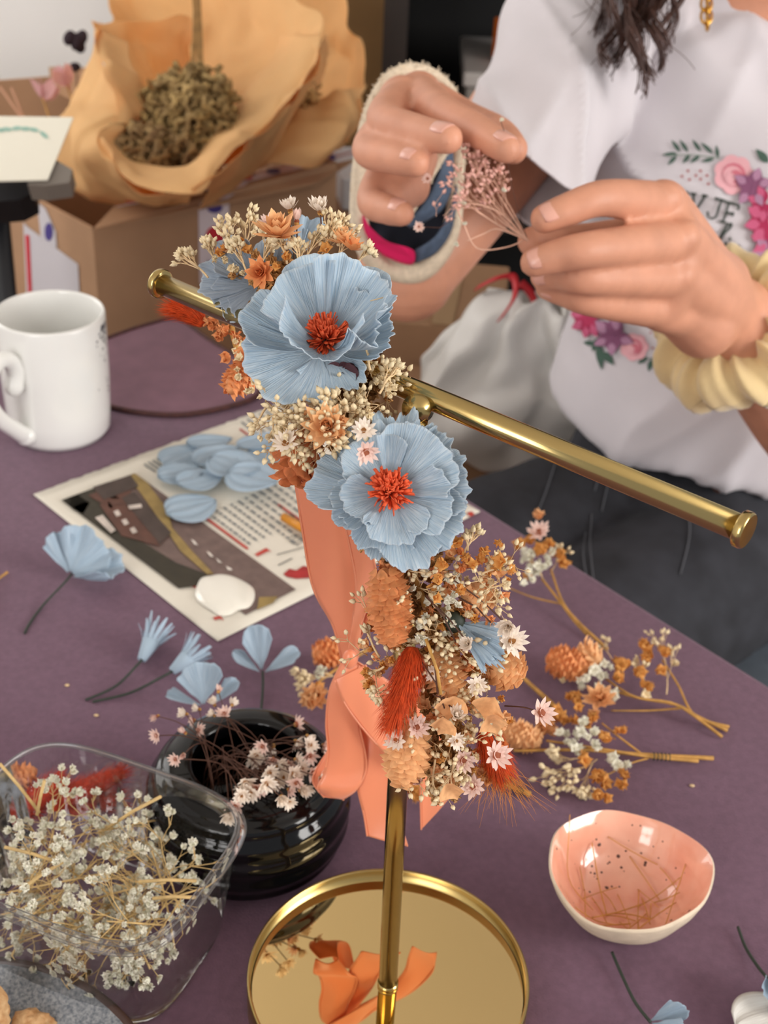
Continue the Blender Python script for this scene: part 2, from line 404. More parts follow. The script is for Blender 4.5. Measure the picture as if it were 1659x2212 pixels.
# ------------------------------------------------------------------ mug
china = mat('white_china', (238, 238, 234), .12, coat=.5)
ink = mat('dark_grey_print', (70, 72, 82), .5)
mc = T(140, 940); mc = V(-.2525, .934, TZ)
MR, MHh = .0405, .099
mug = thing('mug', 'white china mug with curled handle and a speckled dark print', 'mug', mc)
pr = [(.0, .004), (.030, .004), (.032, .0), (.036, .001), (.0385, .006), (.0393, .02), (MR, .05), (MR, MHh-.002), (MR-.0008, MHh), (MR-.0022, MHh), (MR-.003, MHh-.002), (MR-.0034, .05), (.036, .012), (.032, .007), (0, .006)]
def wtw(p): return p
MB().lathe(pr, mc, 64).build('body', china, mug)
hd = (T(30, 760, .05)-mc); hd = V(-.42, -.9, 0).normalized()
hp = [mc+hd*(MR+a)+V(0, 0, z) for a, z in ((.006, .058), (.003, .067), (.006, .077), (.015, .083), (.026, .080), (.033, .068), (.032, .054), (.024, .039), (.012, .026), (.004, .018), (-.001, .014))]
hm = cat_rom(hp, 40); b = MB(); b.tube(hm, [.0072-.0016*math.sin(PI*i/40) for i in range(41)], 14); b.ball(hm[0], .0074, 12, 8); b.ball(hm[-1], .0082, 12, 8)
b.build('handle', china, mug)
b = MB(); rr = random.Random(4)
a0 = math.atan2(-.25, .97)
for k in range(150):
    t = rr.random()**1.6; z = MHh-.006-.055*t; a = a0+rr.gauss(.10, .10+.05*t); sz = rr.uniform(.0004, .0011)
    if t > .35 and rr.random() < .8: continue
    n = V(math.cos(a), math.sin(a), 0); tt = V(-n.y, n.x, 0); c = mc+n*(MR+.00015)+V(0, 0, z)
    b.add([c+tt*sz*q+V(0, 0, sz*w) for q, w in ((-1, -1), (1, -.7), (.8, 1), (-.6, .8))], [(0, 1, 2, 3)])
for k in range(7):                                     # lettering-like marks on the outside of the handle
    i = 17+k*2; c = hm[i]; ax = (hm[i+1]-hm[i-1]).normalized(); sd = V(-hd.y, hd.x, 0); o = ax.cross(sd).normalized(); o = o if o.dot(hd) > 0 else -o
    o2 = (o*.8+sd*-.6).normalized(); w = ax.cross(o2).normalized(); c = c+o2*.0060
    b.add([c+ax*.0018*q+w*.0012*e+o2*.0002 for q, e in ((-.6, -1), (.6, -1), (.6, 1), (.2, .2), (-.6, 1))], [(0, 1, 2, 3, 4)])
b.build('print', ink, mug, smooth=False)
# ------------------------------------------------------------------ printed page
paper = mat('cream_paper', (226, 220, 206), .75, var=.02, vs=30)
pL, pB, pR = T(72, 1068, .001), T(470, 1385, .001), T(1037, 1105, .001)
pU = (T(560, 888, .001)-T(72, 1068, .001)).normalized()
pT = pL+pU*(pR-pB).length
def pg(u, v, z=0): return pL.lerp(pB, u).lerp(pT.lerp(pR, u), v)+V(0, 0, z)
page = thing('printed_page', 'cream magazine page with a street photo and text, torn along one edge', 'paper', (pL+pB+pT+pR)/4)
MB().grid(lambda u, v: pg(u, v, 0)+((pL-pB).normalized()*.0016*noise.noise(V(v*40, 0, 1))*1.2+(pL-pB).normalized()*.0008*noise.noise(V(v*120, 0, 4)) if u == 0 else V(0, 0, .0005*noise.noise(V(u*3, v*3, 2)))), 24, 60).build('sheet', paper, page, solid=.0006)
def inks(name, c, polys, z=.0011, parent=page):
    b = MB()
    for p in polys: b.add([T(x, y, .001+z) for x, y in p], [tuple(range(len(p)))])
    return b.build(name, mat('ink_'+name, c, .6, var=.15, vs=120), parent, smooth=False)
inks('photo_road', (112, 92, 86), [[(133, 1080), (291, 1022), (639, 1273), (530, 1328), (450, 1262), (386, 1271)]])
inks('photo_trees', (52, 46, 32), [[(133, 1080), (200, 1055), (291, 1160), (380, 1215), (447, 1240), (450, 1262), (386, 1271)], [(135, 1080), (215, 1050), (180, 1110), (160, 1102)]], .0015)
inks('photo_house', (96, 62, 50), [[(215, 1090), (250, 1068), (330, 1150), (345, 1180), (262, 1157)], [(190, 1070), (265, 1040), (300, 1085), (240, 1098)]], .0019)
inks('photo_roof', (74, 60, 54), [[(262, 1075), (290, 1062), (370, 1150), (345, 1175)], [(200, 1052), (282, 1026), (300, 1050), (225, 1080)]], .0021)
inks('photo_windows', (208, 196, 186), [[(245, 1105), (255, 1101), (262, 1112), (252, 1116)], [(262, 1124), (272, 1120), (279, 1131), (269, 1135)], [(280, 1142), (290, 1138), (297, 1149), (287, 1153)], [(205, 1118), (222, 1112), (250, 1145), (240, 1152)], [(276, 1092), (305, 1088), (307, 1096), (280, 1100)]], .0024)
inks('photo_verge', (150, 126, 74), [[(291, 1022), (318, 1042), (362, 1100), (372, 1140), (415, 1190), (462, 1240), (447, 1240), (390, 1190), (350, 1130), (300, 1060), (275, 1030)], [(560, 1290), (600, 1288), (590, 1302), (555, 1317)]], .0019)
inks('photo_lane_marks', (222, 214, 204), [[(412, 1164), (420, 1168), (428, 1178), (420, 1176)], [(446, 1190), (454, 1194), (462, 1203), (454, 1202)], [(466, 1205), (472, 1209), (480, 1216), (472, 1215)], [(488, 1222), (500, 1228), (502, 1232), (492, 1231)]], .0019)
tx = []; rr = random.Random(9)
for k in range(13):
    ax_, ay = 440+k*15.5, 1110-k*7.0
    t = 0.0
    while t < 1:
        w = rr.uniform(.04, .11); q = min(1, t+w)
        L_ = 130 if k > 3 else 90
        x0, y0, x1, y1 = ax_+10+t*L_, ay+t*L_*.75, ax_+10+q*L_, ay+q*L_*.75
        tx.append([(x0, y0), (x1, y1), (x1+4.2, y1-2.1), (x0+4.2, y0-2.1)]); t = q+.03
for k in range(4):
    tx.append([(310+k*9, 1003-k*4), (335+k*9, 1020-k*4), (338+k*9, 1018-k*4), (313+k*9, 1001-k*4)])
for k in range(8):
    tx.append([(520+k*13, 912-k*6), (590+k*13, 965-k*6), (593+k*13, 963-k*6), (523+k*13, 910-k*6)])
inks('text_lines', (118, 122, 124), tx)
inks('red_headings', (184, 66, 56), [[(443, 1114), (538, 1184), (533, 1187), (438, 1117)], [(603, 1088), (660, 1128), (656, 1131), (599, 1091)], [(520, 925), (560, 955), (556, 957), (516, 927)], [(575, 1183), (587, 1192), (580, 1190), (556, 1202), (550, 1197)], [(415, 1268), (425, 1262), (423, 1270)], [(460, 1333), (476, 1330), (484, 1340), (474, 1336), (464, 1340)], [(1008, 1108), (1018, 1104), (1026, 1110), (1016, 1117)]])
inks('red_figure', (170, 44, 44), [[(612, 1240), (625, 1228), (640, 1232), (655, 1222), (672, 1226), (690, 1240), (670, 1248), (640, 1250), (620, 1246)]])
ring = lambda cx, cy, a, b, w: [[(cx+(a+s)*math.cos(t), cy+(b+s)*math.sin(t)) for t, s in ((2*PI*k/20, w), (2*PI*(k+1)/20, w), (2*PI*(k+1)/20, 0), (2*PI*k/20, 0))] for k in range(20)]
inks('grey_figure', (120, 118, 112), ring(640, 1165, 14, 9, 1.5)+ring(640, 1165, 7, 4, 1.3)+[[(598, 1197), (660, 1180), (660, 1182), (598, 1199)], [(600, 1220), (630, 1205), (632, 1207), (602, 1222)], [(660, 1200), (700, 1230), (698, 1232), (658, 1202)]])
pc = MB(); A, B = T(612, 1116, .006), T(690, 1162, .006); pc.tube([A, A.lerp(B, .96)], .0032, 6); 
pen = thing('pencil', 'short orange pencil lying on the printed page beside the ribbon', 'pencil', A-V(0, 0, .004)); pc.build('barrel', mat('orange_lacquer', (214, 140, 34), .35), pen); MB().tube([A.lerp(B, .96), A.lerp(B, 1.06)], [.0032, .0004], 6).build('tip', stem_pale, pen)
# glue puddle
gp = closed([T(x, y, .0021) for x, y in ((422, 1280), (432, 1250), (455, 1243), (480, 1240), (512, 1248), (545, 1268), (550, 1292), (538, 1312), (515, 1318), (498, 1328), (476, 1330), (456, 1318), (432, 1302))], 48)
gc = sum(gp, V(0, 0, 0))/48
MB().grid(lambda u, v: gc.lerp(gp[int(round(u*48)) % 48], v)+V(0, 0, .0035*math.sqrt(max(0, 1-v**2.6))), 48, 10).build('glue_puddle', mat('white_glue', (240, 236, 224), .12, coat=.6), label='puddle of white craft glue on the printed page', cat='glue')
# ------------------------------------------------------------------ loose paper petals and half-made paper flowers
def px(d): return d/F
def loose(x, y, l, w, ang, z=.003, tilt=.0):
    c = T(x, y, z); s = px(dep(c)); A = T(x+math.cos(ang)*l/2, y+math.sin(ang)*l/2*.9, z)-T(x-math.cos(ang)*l/2, y-math.sin(ang)*l/2*.9, z)
    d = A.normalized(); n = V(0, 0, 1); sd = n.cross(d); L_ = A.length; W = w*s*1.62; sd_ = RNG.random()*9
    b = MB()
    def fn(u, v):
        q = math.sin(PI*v**.8)**.62 if 0 < v < 1 else .0
        p = c+d*L_*(v-.5)+sd*W*(u-.5)*max(q, .04)
        return p+V(0, 0, .0025*(2*u-1)**2*q+.0012*math.exp(-((u-.5)*9)**2)*q+.005*(v-.5)**2*4*.5+.0007*math.sin(u*22+sd_)+tilt*(v-.2))
    b.grid(fn, 14, 14)
    return b
PG = 'loose blue paper petals on the printed page'
for x, y, l, w, a, z in ((398, 990, 95, 66, -.5, .003), (452, 958, 100, 42, -.1, .005), (470, 990, 100, 62, -.4, .008), (505, 1008, 110, 76, .3, .010), (545, 1036, 110, 78, .25, .011), (390, 1028, 100, 58, -.2, .006), (432, 1040, 100, 62, -.3, .007), (575, 985, 80, 40, .3, .004), (562, 956, 105, 38, -.35, .006)):
    loose(x, y, l, w, a, z).build('paper_petal', crepe_b, label='loose blue paper petal piled on the printed page', cat='paper petal', group=PG, solid=.0002)
loose(414, 1102, 112, 72, -.3, .003).build('paper_petal', crepe_b, label='single blue paper petal lying apart on the street photo of the page', cat='paper petal', solid=.0002)
def petal_to(mb, org, tip, nrm, half, **k):
    y = Vector(tip)-Vector(org); L_ = y.length; y.normalize(); z = Vector(nrm); z = (z-y*z.dot(y)).normalized(); x = y.cross(z)
    petal(mb, Matrix.Translation(org) @ Matrix((x, y, z)).transposed().to_4x4(), L_, half, **k)
def wire(pts, parent, r=.0008): MB().tube(cat_rom(pts, 20), r, 6).build('wire_stem', wire_green, parent)
VW = -FW
# crumpled blue flower at left
t1 = thing('paper_flower', 'folded blue paper flower on a dark wire, left of the printed page', 'paper flower', T(150, 1248, 0))
b0 = T(150, 1245, .006)
for (x, y, z), h, k in (((118, 1150, .030), .42, 1), ((185, 1136, .034), .5, 2), ((228, 1180, .022), .5, 3)):
    b = MB(); petal_to(b, b0, T(x, y, z), VW+V(.2, 0, .2), h, cup=.12, ruf=.07, jag=.03, seed=k, base=.1); b.build('petal', crepe_b, t1, solid=.0002)
b = MB(); petal_to(b, b0, T(268, 1228, .008), V(-.3, -.4, 1), .5, cup=.2, ruf=.06, jag=.03, seed=5, base=.1); b.build('petal', crepe_b, t1, solid=.0002)
b = MB(); petal_to(b, b0, T(235, 1262, .012), V(.2, .6, .8), .32, cup=.25, ruf=.04, jag=.03, seed=6, base=.1); b.build('petal', crepe_b, t1, solid=.0002)
wire([T(158, 1235, .006), T(140, 1258, .006), T(95, 1305, .002), T(65, 1345, .001), T(53, 1368, .001)], t1)
def fringe(name, lab, base, tip, stem, spread=.42, n=13):
    o = thing(name, lab, 'paper flower', Vector(base)*1); ROOT[o.name] = Vector(base)
    d = Vector(tip)-Vector(base); L_ = d.length; d.normalize(); b = MB(); sd = d.cross(V(0, 0, 1)).normalized(); up = sd.cross(d)
    b.tube([Vector(base), Vector(base)+d*L_*.45, Vector(base)+d*L_*.55], [.0028, .0052, .0056], 10)
    r = random.Random(lab)
    for k in range(n*2):
        a = 2*PI*k/n; q = (sd*math.cos(a)+up*math.sin(a)); s0 = Vector(base)+d*L_*.45+q*.0046; e = Vector(base)+d*L_*r.uniform(.8, 1.1)+q*(.0046+spread*L_*r.uniform(.25, .75)); w = q.cross(d)*.0011
        if e.z < TZ+.001: e.z = TZ+.001
        m_ = s0.lerp(e, .55)+d*.001
        b.add([s0-w, s0+w, m_+w*1.2, m_-w*1.2, e+w*.5, e-w*.5], [(0, 1, 2, 3), (3, 2, 4, 5)])
    b.build('fringe', crepe_b, o); wire(stem, o); return o
fringe('fringed_paper_centre', 'upper fringed pale blue paper flower centre on wire, nearest the page', T(306, 1425, .006), T(345, 1350, .014), [T(306, 1425, .006), T(296, 1437, .005), T(250, 1482, .002), T(185, 1512, .001)])
fringe('fringed_paper_centre', 'lower fringed pale blue paper flower centre on wire, behind a round petal', T(372, 1450, .006), T(437, 1394, .014), [T(372, 1450, .006), T(345, 1465, .005), T(280, 1497, .002), T(200, 1516, .001)])
t2 = thing('paper_flower', 'small blue paper flower with a round cupped petal, behind the black vase at left', 'paper flower', T(440, 1520, 0))
for (bx, by, bz), (x, y, z), nr, h, k in (((440, 1530, .010), (430, 1428, .034), VW, .62, 1), ((440, 1525, .01), (362, 1502, .010), V(0, -.3, 1), .22, 2), ((455, 1525, .01), (513, 1468, .022), VW+V(-.4, 0, 0), .3, 3)):
    b = MB(); petal_to(b, T(bx, by, bz), T(x, y, z), nr, h, cup=.18, ruf=.03, jag=.02, seed=k, base=.1); b.build('petal', crepe_b, t2, solid=.0002)
t3 = thing('paper_flower', 'three-petalled blue paper flower on a wire, right of the other loose ones', 'paper flower', T(565, 1455, 0))
for (x, y, z), nr, h, k in (((552, 1348, .034), VW, .40, 1), ((647, 1408, .016), V(-.1, -.5, 1), .30, 2), ((502, 1410, .016), V(0, -.5, 1), .26, 3)):
    b = MB(); petal_to(b, T(566, 1455, .006), T(x, y, z), nr, h, cup=.12, ruf=.03, jag=.015, seed=k+8, base=.1); b.build('petal', crepe_b, t3, solid=.0002)
wire([T(567, 1450, .007), T(568, 1470, .006), T(567, 1500, .003), T(563, 1545, .002)], t3)
t4 = thing('paper_flower', 'blue paper petal on a curved dark wire, in front of the pink bowl', 'paper flower', T(1410, 2205, 0))
wire([T(1322, 2057, .004), T(1345, 2110, .003), T(1372, 2165, .003), T(1405, 2208, .004)], t4)
for (x, y, z), h, k in (((1479, 2168, .02), .3, 1), ((1420, 2300, .01), .5, 2), ((1500, 2260, .015), .45, 3)):
    b = MB(); petal_to(b, T(1400, 2208, .004), T(x, y, z), VW, h, cup=.1, ruf=.04, jag=.03, seed=k, base=.1); b.build('petal', crepe_b, t4, solid=.0002)
t5 = thing('paper_flower', 'pale blue paper flower on wire at the right edge, beside the pink bowl', 'paper flower', T(1660, 2120, 0))
wire([T(1594, 2002, .003), T(1610, 2045, .002), T(1635, 2085, .003), T(1662, 2118, .005)], t5)
for (x, y, z), h, k in (((1650, 2160, .012), .5, 1), ((1740, 2130, .02), .5, 2), ((1720, 2190, .01), .5, 4)):
    b = MB(); petal_to(b, T(1662, 2112, .005), T(x, y, z), VW, h, cup=.15, ruf=.05, jag=.06, seed=k, base=.1); b.build('petal', crepe_b, t5, solid=.0002)
loose(1660, 2205, 150, 90, -.35, .004).build('paper_petal', mat('white_crepe_paper', (226, 222, 216), .8, stretch=(30, 2, 1), c2=(240, 238, 232), bump=.5, trans=.2), label='torn whitish paper petal in the bottom right corner', cat='paper petal', solid=.0002)
# ------------------------------------------------------------------ plate with crumbs
q1, q2, q3 = (T(*q, .0155) for q in ((2, 2064), (160, 2106), (291, 2211)))
d_ = 2*(q1.x*(q2.y-q3.y)+q2.x*(q3.y-q1.y)+q3.x*(q1.y-q2.y)); s1, s2, s3 = (q.x*q.x+q.y*q.y for q in (q1, q2, q3))
pc_ = V((s1*(q2.y-q3.y)+s2*(q3.y-q1.y)+s3*(q1.y-q2.y))/d_, (s1*(q3.x-q2.x)+s2*(q1.x-q3.x)+s3*(q2.x-q1.x))/d_, TZ); PK = math.hypot(q1.x-pc_.x, q1.y-pc_.y)/.0772
speck = mat('grey_speckled_glaze', (150, 152, 154), .4, c2=(84, 90, 100), vs=650)
brownrim = mat('dark_brown_rim', (66, 44, 38), .4)
pl = thing('plate', 'grey speckled plate with a dark brown rim', 'plate', pc_)
MB().lathe([(0, .003), (.048, .003), (.062, .007), (.0745, .0135), (.0750, .0145)], pc_, 72, wob=lambda a, r, z: (r*PK, z)).build('dish', speck, pl)
MB().lathe([(.0, .0), (.046, 0), (.050, .001), (.064, .006), (.0768, .0132), (.0772, .0150), (.0762, .0158), (.0750, .0152), (.0744, .0140)], pc_, 72, wob=lambda a, r, z: (r*PK, z)).build('rim', brownrim, pl)
bake = mat('baked_crust', (172, 122, 74), .8, c2=(214, 178, 132), vs=160, bump=1, bs=400)
def crumb(p, s, seed, lab):
    me = bmesh.new(); bmesh.ops.create_icosphere(me, subdivisions=4, radius=1)
    b = MB(); vs = []
    for v in me.verts:
        q = v.co*(1+.28*noise.noise(v.co*2+V(seed, 0, 0))+.13*noise.noise(v.co*6+V(0, seed, 0))+.06*noise.noise(v.co*14)); vs.append(V(q.x*s[0], q.y*s[1], q.z*s[2])+p)
    b.add(vs, [tuple(x.index for x in f.verts) for f in me.faces]); me.free(); return b.build('pastry', bake, label=lab, cat='pastry')
crumb(T(-26, 2190, .018), (.009, .010, .013), 2, 'tall golden pastry piece at the left edge of the plate')
crumb(T(70, 2212, .008), (.009, .007, .005), 5, 'low crumbly pastry piece lying flat on the plate')
# ------------------------------------------------------------------ pink bowl
bc = T(1366, 1880, 0); bc = V(.1268, .4790, TZ)
glz = mat('pink_glaze', (226, 152, 126), .1, c2=(236, 176, 150), vs=45, coat=.6); raw = mat('cream_stoneware', (214, 196, 172), .7, var=.12, vs=90, bump=.3, bs=300)
dots = mat('dark_iron_specks', (84, 50, 40), .4)
def bw(a, r, z):
    k = (z/.034); w = 1+k*(.026*math.sin(2*a+.6)+.012*math.sin(3*a+2)+.014*math.sin(5*a+1)+.009*math.sin(8*a))
    return r*w*.925, z*.88*(1+.06*math.sin(2*a+2.2)*k+.03*math.sin(4*a)*k)
bowl = thing('bowl', 'small wavy-edged ceramic bowl glazed pink inside with dark specks', 'bowl', bc)
MB().lathe([(0, .0), (.020, .0), (.024, .002), (.033, .012), (.0395, .024), (.0425, .0325), (.0428, .0342), (.0418, .0352)], bc, 80, wob=bw).build('outer_wall', raw, bowl)
MB().lathe([(0, .0045), (.012, .0048), (.021, .007), (.030, .015), (.0365, .0255), (.0405, .0338), (.0418, .0352)], bc, 80, wob=bw).build('glazed_inside', glz, bowl)
b = MB(); rr = random.Random(12)
prof = [(0, .0045), (.012, .0048), (.021, .007), (.030, .015), (.0365, .0255), (.0405, .0338)]
def inbowl(a, t):
    t = min(max(t, 0), .999)*5; i = int(t); u = t-i; r = prof[i][0]+(prof[i+1][0]-prof[i][0])*u; z = prof[i][1]+(prof[i+1][1]-prof[i][1])*u
    r, z = bw(a, r, z); return bc+V(r*math.cos(a), r*math.sin(a), z)
for k in range(52):
    a = rr.gauss(1.6, .9) if k < 34 else rr.uniform(0, 6.28); t = rr.uniform(.2, .95); c = inbowl(a, t); s = rr.uniform(.0002, .0008)*(1 if rr.random() < .75 else 1.5)
    n = (bc+V(0, 0, .05)-c).normalized(); b.ball(c, (s, s, s*.25), 7, 4, M=frame(n))
b.build('specks', dots, bowl)
rr = random.Random(31)
snip = mat('golden_stem_snip', (200, 140, 62), .5, var=.2, vs=200)
for k in range(26):
    a = rr.uniform(0, 6.28); da = rr.uniform(-1.2, 1.2); t0, t1_ = rr.uniform(.15, .7), rr.uniform(.1, .75)
    A, B = inbowl(a, t0), inbowl(a+da+(2.2 if rr.random() < .4 else .3), t1_); m = A.lerp(B, .5); m.z = min(A.z, B.z)*.6+m.z*.4+.0018
    for q in (A, B, m): q.z += .0010
    A.z += rr.uniform(0, .002); m.z = max(m.z, TZ+.0065)
    r = rr.uniform(.00022, .00042)
    MB().tube(cat_rom([A, m, B], 10), r, 5).build('stem_snip', snip, label='snipped golden dried stem lying in the pink bowl', cat='dried stem', group='dried stem snips in the pink bowl')
A = T(1231, 1760, .036); MB().tube(cat_rom([A, T(1229, 1800, .032), inbowl(3.0, .6)+V(0, 0, .002), inbowl(3.6, .35)+V(0, 0, .002)], 14), .00022, 5).build('stem_snip', snip, label='long curved golden stem leaning over the back rim of the pink bowl', cat='dried stem')
# ------------------------------------------------------------------ black vase with little daisies
vc = V(-.0648, .5099, TZ)
blk = mat('glossy_black_glass', (7, 7, 8), .07, spec=.35)
vase = thing('vase', 'low round ribbed black glass vase', 'vase', vc)
vp = [(0, .001), (.030, .0), (.034, .001)]
for k in range(49):
    t = k/48; a = -PI*.40+t*PI*.83; r = .0315+.0200*math.cos(a)**.8 if math.cos(a) > 0 else .0315; z = .0285+.0285*math.sin(a)
    rib = .0006*math.sin(t*48*.82) if .1 < t < .9 else 0
    vp.append((r+rib, max(z, .001)))
vp += [(.0300, .0578), (.0280, .0575), (.0268, .0560), (.0268, .050), (.036, .042), (.043, .030), (.040, .014), (.03, .006), (0, .005)]
MB().lathe(vp, vc+V(.003, .003, 0), 96).build('body', blk, vase)
def vase_daisy(x, y, z, i, lab, grp, sz=.0042):
    sz *= 1.18
    p = T(x, y, z); mid = vc+V(rnd(-.016, .016), rnd(-.014, .016), rnd(.052, .060)); bot = vc+V(rnd(-.02, .02), rnd(-.02, .02), .018)+(vc-p)*V(0, 0, 0).length
    far = (mid-p); far.z = 0; bot = V(mid.x, mid.y, TZ+.02)+far.normalized()*rnd(.004, .018)
    o = thing('dried_daisy', lab, 'dried flower', p, grp)
    st = cat_rom([bot, mid, mid.lerp(p, .5)+V(0, 0, .006), p], 12); MB().tube(st, .00028, 4).build('stem', stem_brown, o)
    d = (st[-1]-st[-3]).normalized(); d = (d*.7+VW*.5+rdir()*.45).normalized()
    inst(DAISY[i], 'flower_head', o, place(p, d, sz*rnd(.85, 1.12), rnd(0, 6)))
for x, y in ((340, 1547), (339, 1589), (380, 1640), (396, 1630), (400, 1583), (427, 1577), (402, 1542), (418, 1556), (430, 1532), (472, 1494), (463, 1522), (462, 1545), (485, 1543), (501, 1523)):
    vase_daisy(x, y, rnd(.066, .074), RNG.choice((1, 3, 2)), 'small dried pink daisy leaning out of the left side of the black vase', 'dried daisies on the left side of the vase', .0037)
for x, y in ((640, 1565), (640, 1602), (553, 1632), (568, 1612), (590, 1612), (548, 1640), (665, 1590), (670, 1610), (668, 1632), (640, 1640), (622, 1650), (600, 1655), (582, 1668), (650, 1660), (632, 1672), (612, 1678), (596, 1690), (575, 1692), (640, 1690), (625, 1706), (650, 1708), (608, 1722), (624, 1732), (658, 1700), (555, 1702), (530, 1688), (520, 1702), (522, 1718), (540, 1712), (700, 1610), (712, 1625), (590, 1640), (675, 1668), (690, 1680)):
    vase_daisy(x, y, rnd(.060, .072), RNG.choice((0, 1, 2, 0)), 'small dried cream daisy spilling over the right side of the black vase', 'dried daisies on the right side of the vase', .0042)
vase_daisy(600, 1793, .046, 1, 'single dried daisy hanging lowest over the front of the black vase', None, .0042)
vase_daisy(496, 1757, .060, 1, 'dried daisy hanging at the front left of the black vase, over the clear punnet rim', None, .0046)
vase_daisy(508, 1742, .062, 2, 'dried daisy just above the lowest one over the clear punnet rim', None, .0042)
# ------------------------------------------------------------------ clear punnet
clear = clear_plastic('clear_plastic')
cA, cB, cC = T(108, 1572, .065), T(560, 1745, .065), T(340, 2078, .065)
cB = cB; ab = (cA-cB); bcv = (cC-cB); ab -= bcv*(ab.dot(bcv)/bcv.length_squared)*.5
ab = ab.normalized()*.122; bcv = (bcv-ab*(bcv.dot(ab)/ab.length_squared)).normalized()*.099
cc = cB+ab/2+bcv/2; cc.z = TZ
pun = thing('punnet', 'clear plastic punnet with rounded corners holding white dried flowers', 'punnet', cc)
ux, uy = ab.normalized(), bcv.normalized()
def rr_pt(a, hx, hy, r, rib=0):                         # rounded-rectangle outline by angle
    c, s = math.cos(a), math.sin(a); n = 4.2
    k = (abs(c/hx)**n+abs(s/hy)**n)**(-1/n)
    k *= 1+rib*math.cos(a*26)
    return ux*c*k+uy*s*k
def pl_(a, t, z, rib=.0): 
    return cc+rr_pt(a, .0535+.0075*t, .042+.0075*t, 0, rib)+V(0, 0, z)
NB = 150
b = MB(); b.grid(lambda u, v: pl_(2*PI*u, v, .001+.064*v, .008*math.sin(PI*min(1, v*1.15))), NB, 14, closed_u=True); b.build('side_wall', clear, pun)
b = MB(); b.grid(lambda u, v: cc+rr_pt(2*PI*u, .0535, .042, 0)*v+V(0, 0, .0012+.0012*math.sin(v*20)), 72, 8, closed_u=True); b.build('bottom', clear, pun)
b = MB(); b.tube([pl_(2*PI*i/NB, 1.02, .0652) for i in range(NB)], .0013, 8, closed=True)
b.grid(lambda u, v: pl_(2*PI*u, 1.0+.42*v, .0652-.003*v*v), NB, 3, closed_u=True); b.tube([pl_(2*PI*i/NB, 1.42, .0622) for i in range(NB)], .0007, 6, closed=True)
b.build('rim', clear_plastic('clear_plastic_rim', (.94, .94, .95), .09), pun)
straw = mat('straw_coloured_stem', (208, 176, 118), .6, var=.2, vs=150)
GP = 'dried white sprigs in the clear punnet'
RNG.seed(21)
def clampin(o):                                         # keep the sprigs inside the punnet
    for v in o:
        q = v-cc; a, c = q.dot(ux), q.dot(uy); t = min(1, max(0, q.z/.065)); hx, hy = .0505+.0075*t, .039+.0075*t
        if q.z < .070:
            a2 = max(-hx, min(hx, a)); c2 = max(-hy, min(hy, c)); v += ux*(a2-a)+uy*(c2-c)
        if v.z < TZ+.004: v.z = TZ+.004
for k in range(36):
    s, w = MB(), MB(); lay = k/36
    z0 = .012+.040*lay; ang = rnd(0, 2*PI); off = ux*rnd(-.04, .03)+uy*rnd(-.02, .032)
    c = cc+off+V(0, 0, z0); d = (ux*math.cos(ang)+uy*math.sin(ang)+V(0, 0, rnd(-.05, .5))).normalized()
    twig(s, c-d*rnd(.02, .05), c, .0005, .0004, .03, 4, 6)
    for q in range(3):
        gyp(s, w, c-d*rnd(0, .012), (d+rdir()*.7).normalized(), rnd(.013, .020), 2, .00030, .0029 if q else .0034, 'ruf', .65, 0, 0, 4)
    clampin(s.v); clampin(w.v)
    o = thing('dried_sprig', 'dried white many-flowered sprig heaped in the clear punnet', 'dried flower', c, GP)
    s.build('stem', straw, o); w.build('blossoms', bud_white, o)
for (x0, y0, z0), (x1, y1, z1) in (((40, 1927, .060), (136, 1862, .066)), ((230, 1790, .055), (347, 1721, .085)), ((10, 1830, .062), (130, 1865, .060)), ((300, 1905, .058), (424, 1903, .062)), ((330, 1941, .055), (424, 1939, .060)), ((0, 1650, .085), (85, 1755, .055)), ((80, 1760, .06), (96, 1686, .08))):
    A, B = T(x0, y0, z0), T(x1, y1, z1); MB().tube([A, A.lerp(B, .5)+V(0, 0, .001), B], .0008, 7).build('dried_stalk', straw, label='cut straw-coloured stalk lying across the flowers in the punnet', cat='dried stem', group='cut stalks in the clear punnet')
# coloured heads at the far wall of the punnet
fm = MB(); seed_head(fm, T(-60, 1730, .026), T(84, 1660, .034), .0085, 11, 11); o = thing('dried_seed_head', 'orange scaly dried seed head in the far left of the punnet', 'dried flower', T(10, 1700, .02)); fm.build('head', orange_b, o)
for i, pts in enumerate(([(40, 1748, .022), (90, 1715, .028), (130, 1688, .03)], [(110, 1742, .02), (170, 1712, .024), (268, 1668, .03)], [(150, 1752, .012), (200, 1730, .014), (262, 1728, .016)], [(-20, 1770, .012), (30, 1752, .014), (80, 1745, .016)])):
    fm = MB(); fur_tail(fm, [T(*p) for p in pts], .0072, 700, .006, i+3, w=.00022)
    o = thing('bunny_tail', ('fluffy red bunny-tail grass head lying in the far end of the punnet'), 'dried flower', T(*pts[0]), 'red bunny tails in the punnet'); fm.build('fur', tail_red, o)
